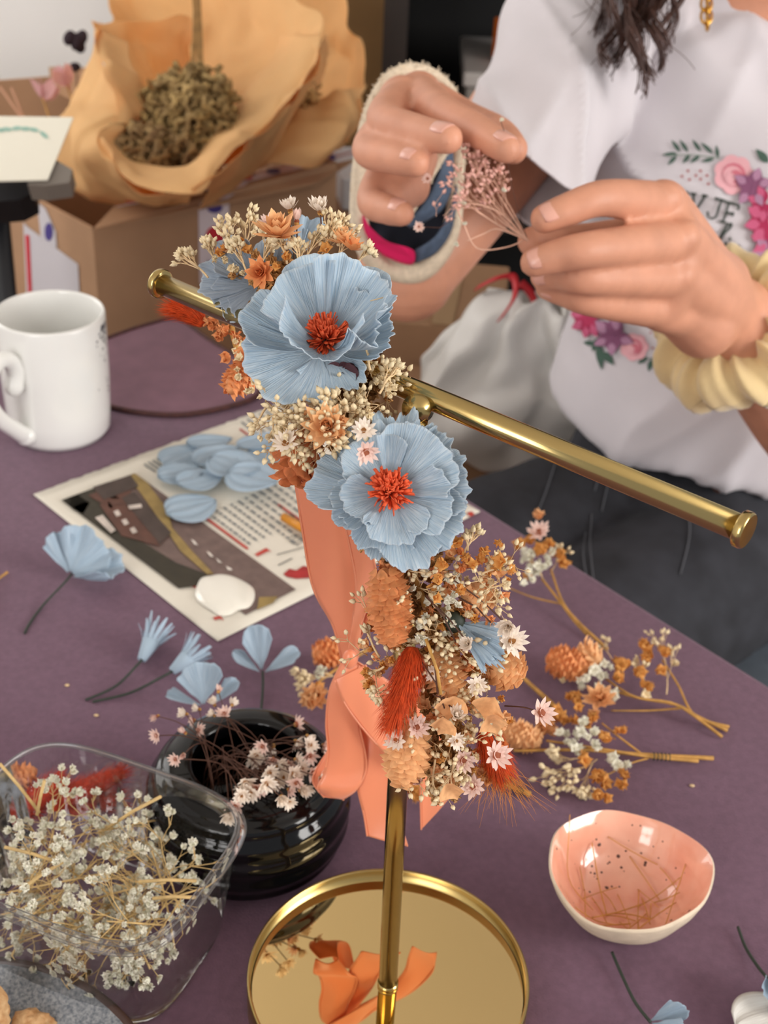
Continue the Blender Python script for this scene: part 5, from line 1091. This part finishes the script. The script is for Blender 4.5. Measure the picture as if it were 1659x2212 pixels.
for k in range(260):
    i = r.randrange(24); d = rdir(); p = cen[i].lerp(cen[i+1], r.random())+d*.0027; w = d.orthogonal().normalized()*.0004; q = p+d*r.uniform(.001, .0025); b.add([p-w, p+w, q+w*.5, q-w*.5], [(0, 1, 2, 3)])
b.build('inner_terry_edge', terry, brc)
# the sprig in her fingers
RNG.seed(77)
hs_ = thing('dried_sprig', 'wispy pink dried sprig held between the fingers of both hands', 'dried flower', PH(1140, 522, .672))
rosy = mat('dried_rosy_stem', (222, 176, 152), .7, var=.15, vs=200); rosyb = mat('dried_rosy_bud', (232, 180, 166), .7, var=.15, vs=300)
s, w = MB(), MB(); A = PH(1140, 520, .672)
for x, y, d in ((1030, 400, .668), (1045, 370, .672), (1010, 440, .664), (1000, 400, .67), (1065, 390, .674), (1020, 350, .672), (1040, 420, .668)):
    B = PH(x, y, d); st = twig(s, A, B, .00055, .00035, .04, 6, 5)
    for k in range(3): gyp(s, w, st[3+k], ((B-A).normalized()+UP*.5+rdir()*.5), rnd(.008, .013), 2, .00025, .0011, 'bud', .6)
for pts in ([(1130, 520, .672), (1090, 535, .668), (1030, 536, .665), (1000, 480, .662), (985, 445, .662)], [(1130, 515, .672), (1075, 495, .668), (1045, 505, .668), (1010, 520, .665)], [(1135, 515, .672), (1080, 460, .668), (1020, 440, .664), (990, 450, .664)], [(1020, 350, .672), (1000, 330, .672), (1060, 335, .67)]): s.tube(cat_rom([PH(*p) for p in pts], 20), .00042, 5)
for x, y, n in ((1010, 355, 5), (1050, 350, 5), (985, 400, 4), (990, 440, 4), (950, 450, 3), (1085, 400, 4), (1030, 335, 4)):
    for k in range(n): gyp(s, w, PH(x+rnd(-14, 14), y+rnd(-12, 18), .667), (UP*.6+rdir()), .006, 1, .0002, .0011, 'bud', .7)
ss = s.build('stem', rosy, hs_); w.build('buds', rosyb, hs_)
b = MB()
for x, y in ((1004, 441), (1003, 482), (988, 525), (1082, 262), (1088, 410)):
    for q in range(3): b.add(_RV, _RF, 0, place(PH(x+rnd(-3, 3), y+rnd(-3, 3), .662), facing(.9), .0016, rnd(0, 6)))
b.build('white_blossoms', bud_white, hs_)
MB().tube(cat_rom([PH(1082, 262, .655), PH(1092, 300, .655), PH(1105, 400, .665), PH(1140, 520, .672)], 16), .0002, 4).build('stem', stem_brown, hs_)
for x, y in ((905, 490), (924, 386)): inst(DAISY[2], 'daisy_head', hs_, place(PH(x, y, .665), facing(.5), .0034))
MB().tube([PH(910, 490, .665), PH(950, 492, .665), PH(985, 470, .664)], .0002, 4).build('stem', stem_brown, hs_)
# chair
seatm = mat('grey_blue_upholstery', (92, 100, 110), .9, var=.12, vs=40, bump=.4, bs=500)
chr_c = V(HIP.x+.07, HIP.y-.03, 0); chair = thing('chair', 'grey-blue upholstered chair under the seated person', 'chair', chr_c)
b = MB(); so = closed([chr_c+axis_x*x-FR*y+V(0, 0, TZ-.325) for x, y in ((-.20, -.24), (0, -.26), (.20, -.24), (.22, 0), (.20, .22), (0, .24), (-.20, .22), (-.22, 0))], 64); b.prism(so, (0, 0, .05)); b.build('seat', seatm, chair, bevel=.018, smooth=False)
b = MB(); b.grid(lambda u, v: chr_c+axis_x*(u-.5)*.42-FR*(.27-.04*math.sin(PI*u))+V(0, 0, TZ-.20+.38*v), 12, 6); b.build('backrest', seatm, chair, solid=.03)
for x in (-.18, .18):
    for y in (-.2, .2): p = chr_c+axis_x*x-FR*y; MB().tube([V(p.x, p.y, .0), V(p.x, p.y, TZ-.32)], .014, 12).build('leg', mat('black_metal', (20, 20, 22), .5), chair)
# ------------------------------------------------------------------ background
card = mat('brown_cardboard', (176, 138, 106), .85, var=.05, vs=20, bump=.15, bs=200)
tapew = mat('white_packing_tape', (226, 214, 220), .4); red = mat('tape_red', (208, 44, 60), .5); blue = mat('tape_blue', (74, 62, 138), .5)
def ppl(x, y, p0, n):                                   # where a line of sight meets a plane
    r = ray(x, y); return EYE+r*((p0-EYE).dot(n)/r.dot(n))
K = P(200, 495, 1.52); zK = K.z-TZ
rdir_ = (T(762, 340, zK)-K); rdir_.z = 0; Lr = rdir_.length*.93; rdir_.normalize()
ldir = (T(75, 420, zK)-K); ldir.z = 0; ldir.normalize(); ldir = (ldir-rdir_*ldir.dot(rdir_)*.6).normalized(); Ll = .34
bx = thing('cardboard_box', 'brown cardboard box sealed with red-dotted white tape, holding the tissue bouquets', 'box', V(K.x, K.y, TZ-.30)+rdir_*.2+ldir*.15)
def wallq(A, B, z0, z1, th, nm='side_panel'):
    b = MB(); d = (B-A); n = V(-d.y, d.x, 0).normalized()*th; b.prism([V(A.x, A.y, z0), V(B.x, B.y, z0), V(B.x, B.y, z1), V(A.x, A.y, z1)], n); return b.build(nm, card, bx, smooth=False)
zb, zt = TZ-.30, K.z
Bq, Dq = K+rdir_*Lr, K+ldir*Ll; Cq = Bq+ldir*Ll
wallq(K, Bq, zb, zt, .004); wallq(Dq, K, zb, zt, .004); wallq(Bq, Cq, zb, zt, .004); wallq(Cq, Dq, zb, zt+.0, .004)
b = MB(); b.prism([V(q.x, q.y, zb) for q in (K, Bq, Cq, Dq)], (0, 0, .004)); b.build('bottom_panel', card, bx, smooth=False)
f0, f1, f2, f3 = K, P(690, 392, dep(K+rdir_*Lr*.86)), P(768, 322, dep(Bq)+.03), P(246, 446, dep(K)+.05)
b = MB(); nF = (f1-f0).cross(f3-f0).normalized(); nF = nF if nF.dot(FW) < 0 else -nF; f2 = f2-nF*(f2-f0).dot(nF); b.prism([f0, f1, f2, f3], -nF*.004); fl = b.build('flap', card, bx, smooth=False)
nR = V(-rdir_.y, rdir_.x, 0); nR = nR if nR.dot(FW) < 0 else -nR
b = MB()
def pq(poly, off=.0012, mi=0): b.add([ppl(x, y, K, nR)+nR*off for x, y in poly], [tuple(range(len(poly)))], mi)
pq([(427, 446), (494, 428), (492, 600), (430, 612)]); pq([(462+20*math.cos(a), 512+24*math.sin(a)) for a in [2*PI*i/16 for i in range(16)]], .0016, 1); pq([(462+17*math.cos(a), 448+12*math.sin(a)) for a in [2*PI*i/12 for i in range(12)]], .0016, 2); pq([(458+20*math.cos(a), 580+20*math.sin(a)) for a in [2*PI*i/12 for i in range(12)]], .0016, 2)
b.build('tape', [tapew, red, blue], bx, smooth=False)
nF = (f1-f0).cross(f3-f0).normalized(); nF = nF if nF.dot(FW) < 0 else -nF; b = MB()
def fq(poly, off=.0012, mi=0): b.add([ppl(x, y, f0, nF)+nF*off for x, y in poly], [tuple(range(len(poly)))], mi)
fq([(246, 449), (400, 412), (560, 372), (766, 322), (764, 338), (560, 388), (400, 424), (258, 448)]); fq([(428, 446), (494, 430), (560, 376), (520, 384)])
for k, (x, y) in enumerate(((285, 437), (345, 428), (400, 416), (470, 402), (530, 388), (590, 374), (650, 359), (710, 345))): fq([(x+16*math.cos(a), y-2+6*math.sin(a)) for a in [2*PI*i/10 for i in range(10)]], .0018, 1+k % 2)
b.build('tape', [tapew, red, blue], fl, smooth=False)
nL = V(-ldir.y, ldir.x, 0); nL = nL if nL.dot(FW) < 0 else -nL; b = MB()
def lq(poly, off=.0012, mi=0): b.add([ppl(x, y, K, nL)+nL*off for x, y in poly], [tuple(range(len(poly)))], mi)
lq([(52, 480), (62, 490), (170, 570), (175, 660), (60, 660)]); lq([(57, 506), (66, 508), (72, 640), (64, 640)], .0018, 1); lq([(82, 436), (100, 450), (122, 500), (124, 535), (90, 512)]); lq([(108+9*math.cos(a), 500+20*math.sin(a)) for a in [2*PI*i/12 for i in range(12)]], .0018, 2)
b.build('shipping_label', [mat('pale_label', (206, 202, 208), .6), red, blue], bx, smooth=False)
stool = thing('stool', 'dark wooden bench under the cardboard box beyond the table', 'bench', V(bx.location.x, bx.location.y, 0))
c = V(bx.location.x, bx.location.y, 0); b = MB(); b.prism([V(q.x, q.y, zb-.032) for q in (K-rdir_*.02-ldir*.02, Bq+rdir_*.1-ldir*.02, Cq+rdir_*.1+ldir*.02, Dq-rdir_*.02+ldir*.02)], (0, 0, .031)); b.build('bench_top', wood, stool, smooth=False)
for q in (K+rdir_*.03+ldir*.03, Bq-rdir_*.03+ldir*.03, Cq-rdir_*.03-ldir*.03, Dq+rdir_*.03-ldir*.03): MB().box((q.x, q.y, (zb-.032)/2), (.04, .04, zb-.033)).build('leg', wood, stool, smooth=False)
# tissue-wrapped bouquets
tissue = mat('honey_tissue_paper', (250, 212, 150), .75, var=.05, vs=14, bump=.2, bs=60, trans=.38, tcol=(248, 190, 116))
def ridge(p, s):
    a, b = 1-2*abs(noise.noise(p*9+V(s*2, 1, 5))), 1-2*abs(noise.noise(p*15+V(7, s*3, 2)))
    return (VW*a+RT*b*.6+UP*a*b*.5)
def crumple(p, s, k=1): return V(noise.noise(p*14+V(3, s, 0)), noise.noise(p*14+V(0, 3, s)), noise.noise(p*14+V(s, 0, 3)))*.012*k+ridge(p, s)*.011*k+V(noise.noise(p*38+V(s, 0, 0)), noise.noise(p*38+V(0, s, 0)), noise.noise(p*38+V(0, 0, s)))*.0035*k
def patch(curves, parent, seed=1, nm='sheet', nu=70, nv=36, k=1):
    cs = [cat_rom([P(*p) for p in c], nu) for c in curves]; b = MB(); m = len(cs)-1
    cols = [cat_rom([c[i] for c in cs], nv) for i in range(nu+1)]
    def fn(u, v):
        p = cols[int(round(u*nu))][int(round(v*nv))]; return p+crumple(p, seed, k)
    b.grid(fn, nu, nv); return b.build(nm, tissue, parent, solid=.0005)
fbq = thing('tissue_bouquet', 'front bouquet loosely wrapped in honey tissue paper, open towards the table', 'bouquet', P(380, 400, 1.60))
# back wall of the wrap, then the lip around the opening
patch([[(205, 60, 1.66), (260, 62, 1.70), (330, 50, 1.73), (398, 36, 1.73), (416, 62, 1.74)], [(225, 120, 1.64), (280, 130, 1.72), (340, 120, 1.77), (395, 110, 1.78), (415, 130, 1.78)], [(262, 190, 1.62), (305, 200, 1.72), (350, 210, 1.78), (395, 210, 1.80), (420, 210, 1.80)], [(300, 300, 1.62), (330, 300, 1.68), (360, 300, 1.72), (390, 300, 1.74), (430, 300, 1.74)]], fbq, 1)
patch([[(420, 0, 1.80), (500, -20, 1.80), (560, -20, 1.78), (640, 10, 1.73), (697, 72, 1.66)], [(420, 120, 1.80), (490, 100, 1.80), (560, 90, 1.78), (630, 90, 1.70), (676, 130, 1.63)], [(430, 210, 1.80), (480, 200, 1.78), (540, 190, 1.74), (600, 190, 1.66), (630, 210, 1.59)], [(430, 300, 1.74), (460, 300, 1.72), (500, 290, 1.68), (530, 290, 1.60), (560, 290, 1.54)], [(430, 400, 1.60), (450, 390, 1.58), (470, 370, 1.55), (490, 355, 1.52), (505, 335, 1.50)]], fbq, 2)
patch([[(205, 60, 1.66), (215, 130, 1.60), (245, 190, 1.56), (252, 230, 1.55), (232, 270, 1.53), (205, 308, 1.50), (225, 350, 1.475), (280, 395, 1.45), (350, 414, 1.44), (420, 408, 1.44), (470, 370, 1.47), (515, 330, 1.50), (600, 250, 1.57), (660, 150, 1.62), (697, 72, 1.66)],
       [(232, 75, 1.65), (238, 135, 1.60), (268, 195, 1.57), (285, 240, 1.56), (262, 280, 1.545), (232, 308, 1.52), (250, 340, 1.49), (295, 378, 1.465), (350, 392, 1.455), (410, 384, 1.455), (450, 350, 1.48), (495, 300, 1.52), (565, 230, 1.58), (620, 150, 1.63), (660, 80, 1.67)],
       [(270, 100, 1.66), (285, 150, 1.63), (310, 210, 1.62), (318, 250, 1.61), (296, 285, 1.60), (262, 310, 1.57), (272, 330, 1.55), (310, 360, 1.53), (355, 370, 1.52), (400, 362, 1.53), (430, 330, 1.56), (465, 290, 1.60), (520, 220, 1.65), (560, 150, 1.69), (600, 90, 1.71)]], fbq, 3, nu=110, k=.7)
patch([[(205, 60, 1.66), (215, 130, 1.60), (245, 190, 1.56), (252, 230, 1.55), (232, 270, 1.53), (205, 308, 1.50), (225, 350, 1.475), (280, 395, 1.45), (350, 414, 1.44), (420, 408, 1.44)],
       [(200, 150, 1.68), (170, 200, 1.64), (140, 225, 1.60), (120, 250, 1.58), (140, 300, 1.56), (160, 350, 1.55), (200, 390, 1.54), (260, 420, 1.52), (340, 435, 1.51), (420, 425, 1.50)],
       [(180, 300, 1.75), (150, 320, 1.7), (110, 330, 1.66), (105, 350, 1.64), (130, 380, 1.62), (160, 410, 1.62), (200, 440, 1.62), (260, 460, 1.62), (330, 460, 1.62), (400, 450, 1.60)]], fbq, 4, nu=100)
patch([[(420, 408, 1.44), (470, 370, 1.47), (515, 330, 1.50), (600, 250, 1.57), (660, 150, 1.62), (697, 72, 1.66)], [(440, 420, 1.50), (490, 390, 1.54), (530, 360, 1.58), (580, 300, 1.64), (640, 220, 1.70), (690, 140, 1.74)], [(430, 450, 1.58), (480, 430, 1.62), (530, 400, 1.66), (570, 360, 1.70), (620, 300, 1.76), (660, 240, 1.80)]], fbq, 5)
bbq = thing('tissue_bouquet', 'back bouquet of honey tissue paper rising behind the front one', 'bouquet', P(600, 330, 1.84))
patch([[(225, -70, 1.90), (300, -110, 1.93), (400, -120, 1.95), (520, -110, 1.95), (640, -80, 1.93), (720, -20, 1.90), (762, 60, 1.88), (786, 150, 1.84), (783, 230, 1.80), (755, 290, 1.76), (735, 318, 1.73)],
       [(236, 0, 1.88), (300, -20, 1.95), (400, -20, 1.99), (500, -10, 2.0), (610, 10, 2.0), (680, 60, 1.97), (715, 120, 1.94), (735, 180, 1.90), (735, 230, 1.86), (715, 280, 1.81), (690, 312, 1.77)],
       [(240, 90, 1.86), (310, 80, 1.93), (400, 90, 1.97), (500, 100, 1.99), (580, 120, 1.99), (630, 150, 1.96), (660, 180, 1.93), (675, 210, 1.89), (680, 240, 1.85), (660, 290, 1.81), (640, 312, 1.77)],
       [(250, 200, 1.84), (310, 190, 1.88), (400, 200, 1.92), (480, 210, 1.93), (550, 220, 1.93), (590, 230, 1.90), (610, 240, 1.87), (620, 260, 1.84), (620, 280, 1.82), (600, 300, 1.79), (590, 320, 1.77)]], bbq, 6, nu=110)
patch([[(600, 250, 1.76), (650, 218, 1.76), (700, 222, 1.75), (750, 200, 1.76), (785, 180, 1.80)], [(580, 290, 1.72), (640, 262, 1.70), (700, 270, 1.69), (750, 262, 1.71), (780, 240, 1.77)], [(555, 330, 1.70), (630, 320, 1.67), (700, 318, 1.67), (740, 310, 1.70), (760, 290, 1.75)], [(500, 380, 1.70), (580, 365, 1.68), (650, 360, 1.68), (700, 348, 1.70), (730, 330, 1.74)]], bbq, 7)
olive = mat('dried_olive_flower', (186, 156, 100), .9, c2=(140, 112, 72), vs=60, bump=.5, bs=300); olive2 = mat('dried_brown_flower', (136, 104, 70), .9, c2=(180, 148, 98), vs=60, bump=.5, bs=300)
def curly(parent, c, rx, ry, d, n, m, nm, seed):
    r = random.Random(seed); b = MB()
    for k in range(n):
        a = r.uniform(0, 2*PI); q = math.sqrt(r.random()); x, y = c[0]+rx*q*math.cos(a), c[1]+ry*q*math.sin(a)
        p = P(x, y, d+.03*q*q+r.uniform(-.02, .02)); ax = rdir(); s = r.uniform(.008, .017); w = r.uniform(.0025, .0055); o1, o2 = ax.orthogonal().normalized(), None; o2 = ax.cross(o1); f = r.uniform(4, 7); pts = []
        for i in range(13):
            t = i/12*2*PI*.85; R_ = s*(1+.40*math.sin(f*t)); pts.append(p+o1*R_*math.cos(t)+o2*R_*math.sin(t)+ax*.3*s*math.sin(f*t+1))
        vs = []
        for i, g in enumerate(pts): vs += [g-ax*w*(.8+.4*math.sin(i*2)), g+ax*w]
        b.add(vs, [(2*i, 2*i+1, 2*i+3, 2*i+2) for i in range(12)])
    return b.build(nm, m, parent, solid=.0008)
bun = thing('dried_flower_bunch', 'bunch of curly olive-brown dried flowers hanging head down in the front tissue wrap', 'dried flower', P(410, 260, 1.60))
curly(bun, (412, 250), 90, 85, 1.575, 260, olive, 'flower_head', 3); curly(bun, (300, 330), 62, 46, 1.535, 90, olive2, 'flower_head', 4); curly(bun, (380, 330), 60, 40, 1.57, 70, olive2, 'flower_head', 5)
for k in range(9): MB().tube(cat_rom([P(425+rnd(-10, 25), 250, 1.58), P(415+rnd(-4, 22), 130, 1.61), P(424+rnd(-8, 10), 0, 1.66), P(425+rnd(-10, 10), -90, 1.69)], 12), .0013, 6).build('stem', mat('dried_olive_stem', (150, 112, 62), .8, var=.2, vs=80), bun)
b2 = thing('dried_flower_bunch', 'tan dried flowers showing in the back tissue wrap, right of the front bouquet', 'dried flower', P(640, 200, 1.80)); curly(b2, (640, 205), 26, 20, 1.74, 50, mat('dried_tan_flower', (196, 150, 92), .9), 'flower_head', 8)
dkp = mat('dark_dried_petal', (42, 24, 34), .8); dpl = thing('dried_flower', 'dark plum dried flower against the white wall', 'dried flower', P(165, 100, 1.86)); b = MB()
for k, (x, y, h) in enumerate(((150, 82, 34), (165, 90, 40), (176, 82, 36), (162, 145, 20), (172, 100, 30))): 
    p = P(x, y, 1.85+.004*k); b.ball(p, (.008, .008, h/2*1.85/F), 10, 8, M=frame((UP*.9+RT*rnd(-.5, .5)).normalized()))
b.build('petals', dkp, dpl); MB().tube([P(165, 150, 1.855), P(168, 260, 1.84), P(172, 380, 1.80)], .0012, 5).build('stem', stem_brown, dpl)
pkm = mat('dusty_pink_petal', (226, 176, 176), .7, trans=.2)
for x, y, lab in ((145, 185, 'small pink dried flower by the tissue, the right of two at the back left'), (92, 212, 'small pink dried flower above the white card, the left of two')):
    o = thing('dried_flower', lab, 'dried flower', P(x, y, 1.66)); b = MB()
    for k in range(9): bract(b, place(P(x, y, 1.66), (UP+rdir()*.9).normalized(), 1, 0), .026, .007, .2)
    b.build('petals', pkm, o); MB().tube([P(x, y, 1.66), P(x+30, y+90, 1.64), P(x+60, y+200, 1.62)], .0012, 5).build('stem', stem_tan, o)
for A, B in (((0, 188, 1.6), (52, 262, 1.58)), ((25, 190, 1.6), (55, 265, 1.58))): MB().tube([P(*A), P(*B), P(B[0]+30, B[1]+60, B[2])], .0016, 6).build('twig', mat('rosy_twig', (190, 140, 110), .8), label='bare rosy twig rising behind the white card at the left edge', cat='twig', group='twigs behind the white card')
bp = thing('cardboard_box', 'open brown box against the white wall, behind the white card', 'box', V(-.75, 1.98, TZ-.32)); ba = P(-40, 192, 1.98); bb = P(215, 150, 1.98)
b = MB(); b.prism([V(ba.x-.25, ba.y, TZ-.315), V(bb.x+.05, bb.y, TZ-.315), bb+V(.05, 0, 0), ba+V(-.25, 0, -.02)], (0, .006, 0)); b.build('back_panel', card, bp, smooth=False)
b = MB(); b.prism([P(105, 146, 1.97), P(218, 148, 1.97), P(230, 250, 1.94), P(112, 196, 1.95)], (0, .004, 0)); b.build('flap', card, bp, smooth=False)
b = MB(); b.prism([V(-1.0, 1.99, TZ-.318), V(-.56, 1.99, TZ-.318), V(-.56, 2.26, TZ-.318), V(-1.0, 2.26, TZ-.318)], (0, 0, .005)); b.build('bottom_panel', card, bp, smooth=False)
MB().box((-.92, 2.12, (TZ-.32)/2), (.80, .40, TZ-.325)).build('low_cabinet', mat('grey_cabinet', (150, 146, 142), .6), label='low grey cabinet against the white wall behind the boxes', cat='cabinet', smooth=False, bevel=.004)
# card on its stand
ivory = mat('ivory_card', (238, 234, 218), .6); nC = (VW*.75+V(0, 0, .75)).normalized(); c0 = P(70, 320, 1.30)
tc_ = thing('card', 'ivory card with a faint green leaf wreath, propped at the left edge', 'card', c0)
cq = [ppl(x, y, c0, nC) for x, y in ((-60, 250), (158, 253), (103, 388), (-60, 392))]; b = MB(); b.prism(cq, -nC*.0015); b.build('sheet', ivory, tc_, smooth=False); b = MB(); lv = mat('faded_teal_print', (150, 190, 176), .7)
for x, y, a in ((0, 282, .1), (36, 278, -.1), (73, 281, .2), (95, 292, .7), (15, 280, .1), (55, 279, 0)):
    b.add([ppl(x+q*13*math.cos(a)-w*4*math.sin(a), y+q*13*math.sin(a)+w*4*math.cos(a), c0, nC)+nC*.0008 for q, w in ((-1, 0), (-.3, -1), (.4, -1), (1, 0), (.4, 1), (-.3, 1))], [(0, 1, 2, 3, 4, 5)])
b.build('leaf_print', lv, tc_, smooth=False)
darkp = mat('black_plastic', (18, 20, 26), .45); greyp = mat('grey_plastic', (126, 118, 110), .5)
st_ = thing('display_stand', 'black stand with a grey ledge under the ivory card', 'stand', P(60, 410, 1.33)); c1 = cq[2]
b = MB(); b.prism([ppl(x, y, c0-nC*.004, nC) for x, y in ((60, 340), (120, 345), (156, 366), (150, 394), (95, 402), (60, 400))], -nC*.02); b.build('ledge', greyp, st_, smooth=False)
b = MB(); b.prism([ppl(x, y, c0-nC*.026, nC) for x, y in ((-60, 360), (70, 372), (72, 415), (40, 432), (-60, 440))], -nC*.03); b.build('back_rest', darkp, st_, smooth=False)
q = P(-10, 430, 1.36); MB().tube([q, V(q.x-.02, q.y+.03, .012)], .012, 12).tube([V(q.x-.02, q.y+.03, 0), V(q.x-.02, q.y+.03, .014)], .11, 24).build('column', darkp, st_)
# dark shelf unit behind the person
shelf = mat('black_brown_shelf', (12, 10, 10), .6, var=.2, vs=10); shade = mat('dark_walnut_panel', (34, 25, 20), .6, var=.15, vs=8)
su = thing('shelf_unit', 'tall black-brown shelf unit with open dark compartments behind the person', 'shelf', V(.85, 2.3, 0)); sx0 = P(832, 100, 2.26).x
def sbox(x0, x1, y0, y1, z0, z1, nm, m=shelf): MB().box(((x0+x1)/2, (y0+y1)/2, (z0+z1)/2), (x1-x0, y1-y0, z1-z0)).build(nm, m, su, smooth=False)
sbox(sx0, sx0+.035, 2.06, 2.52, 0, 2.1, 'side_panel', shade); sbox(sx0+1.5, sx0+1.535, 2.06, 2.52, 0, 2.1, 'side_panel', shade); sbox(sx0+.035, sx0+1.5, 2.49, 2.52, 0, 2.1, 'back_panel')
for z in (.05, TZ-.62+.04, TZ-.26, TZ+.17, TZ+.62, 2.07): sbox(sx0+.035, sx0+1.5, 2.08, 2.49, z, z+.03, 'shelf_board', shelf)
zs = TZ-.23; db = thing('storage_box', 'grey storage box on the dark shelf, with an orange carton on top', 'box', V(.24, 2.2, zs))
A = T(1005, 152, 0); gx = P(1005, 150, 2.16); MB().box((gx.x+.14, 2.25, (zs+gx.z-.012)/2), (.28, .22, gx.z-.012-zs)).build('body', mat('grey_drawer', (128, 122, 116), .6), db, smooth=False, bevel=.004); MB().box((gx.x+.14, 2.25, gx.z), (.29, .23, .022)).build('lid', mat('pale_grey_lid', (168, 162, 158), .6), db, smooth=False, bevel=.004)
og = P(1100, 130, 2.17); MB().box((og.x+.02, 2.22, gx.z+.013+.03), (.075, .06, .06), Matrix.Rotation(.5, 3, 'Z')).build('carton', mat('orange_carton', (226, 112, 28), .6), label='small orange carton on top of the grey storage box', cat='carton', smooth=False)
def bxo(lab, c, sz, yaw, m, nm='cardboard_box'):
    R = Matrix.Rotation(yaw, 3, 'Z'); o = thing(nm, lab, 'box', V(c[0], c[1], c[2])); MB().box(V(c[0], c[1], c[2]+sz[2]/2), sz, R).build('body', m, o, smooth=False, bevel=.003)
    MB().box(V(c[0], c[1], c[2]+sz[2]+.0018), (sz[0]*.18, sz[1], .0012), R).build('tape', mat('clear_brown_tape', (196, 164, 128), .3), o, smooth=False)
p = P(745, 480, 1.96); bxo('brown cardboard box standing behind the taped box, under the back bouquet', (p.x+.02, p.y+.06, 0), (.21, .15, p.z+.02), .2, card)
p2 = P(775, 365, 1.97); bxo('pale grey carton on the brown box right of the tissue', (p2.x+.03, p.y+.06, p.z+.025), (.13, .14, .045), .2, mat('pale_grey_carton', (196, 196, 198), .6), 'carton')
p = P(935, 760, 1.62); bxo('beige box on the floor beside the white carrier bag', (p.x+.02, p.y+.13, 0), (.14, .2, p.z+.02), -.1, card)
p = P(1060, 900, 1.45); bxo('brown box on the floor under the white carrier bag', (p.x-.02, p.y+.11, 0), (.15, .20, p.z-.05), -.1, card)
# carrier bag
bag = thing('carrier_bag', 'crumpled white plastic carrier bag with red handles', 'bag', V(p.x+.02, p.y+.04, p.z-.048)); plm = mat('white_polythene', (246, 244, 240), .35, var=.02, vs=15, trans=.35); cbg = V(p.x+.02, p.y+.03, p.z-.045)
hgt = P(1060, 622, 1.45).z-cbg.z
def bagf(u, v):
    a = 2*PI*u; w = (.085+.02*v if v < .35 else .092-.058*((v-.35)/.65)**1.3); pl = .010*math.sin(a*7+v*3)*v+.006*math.sin(a*13-v*5)*v
    q = cbg+V(math.cos(a)*(w+pl)*1.15, math.sin(a)*(w+pl)*.68, hgt*v); return q+crumple(q, 2, 1.6)+V(.03*(v-.3), 0, 0)
b = MB(); b.grid(bagf, 64, 36, closed_u=True); b.build('bag_body', plm, bag, solid=.0006)
redp = mat('red_plastic', (190, 24, 36), .4)
for pts in ([(1030, 622, 1.40), (1070, 602, 1.39), (1108, 598, 1.39), (1112, 640, 1.38), (1080, 690, 1.37)], [(1125, 610, 1.41), (1150, 640, 1.41), (1160, 690, 1.40)]):
    c = cat_rom([P(*q) for q in pts], 24); b = MB(); b.grid(lambda u, v: c[int(round(v*24))]+(UP*.5+RT*.5)*(u-.5)*.012, 2, 24); b.build('handle', redp, bag, solid=.001)
cz0, cz1 = P(738, 100, 2.40).x, P(836, 100, 2.40).x
MB().box(((cz0+cz1)/2, 2.5, 1.1), (cz1-cz0, .09, 2.2)).build('wall_strip_1', mat('brown_wall_strip', (138, 106, 66), .6, var=.12, vs=8), smooth=False, kind='structure')  # plain brown upright strip in front of the back wall
# ------------------------------------------------------------------ light: daylight through two windows, plus an added front-left fill
w = bpy.data.worlds.new('world'); sc.world = w; w.use_nodes = True
bg = w.node_tree.nodes['Background']; bg.inputs[0].default_value = (.93, .95, 1, 1); bg.inputs[1].default_value = WORLD
def area(name, loc, tgt, sx, sy, e, col=(1, 1, 1)):
    l = bpy.data.lights.new(name, 'AREA'); l.shape = 'RECTANGLE'; l.size = sx; l.size_y = sy; l.energy = e; l.color = col
    o = bpy.data.objects.new(name, l); COL.objects.link(o); o.location = loc
    o.rotation_euler = (Vector(tgt)-Vector(loc)).to_track_quat('-Z', 'Y').to_euler(); return o
area('daylight_window', WIN+V(.12, -.04, 0), (0, .6, TZ+.1), 1.3, 1.5, E_WIN, (1, .97, .93))
area('fill_light_front', FILL+V(-.06, -.1, 0), (0, .6, TZ), 1.1, 1.4, E_FILL, (1, .97, .94))  # added fill lamp behind its made-up frame
area('daylight_window_left', WIN3+V(.03, 0, 0), (0, 1.75, TZ+.45), 1.0, 1.3, E_WIN3, (1, .98, .96))
sc.view_settings.exposure = EXPO
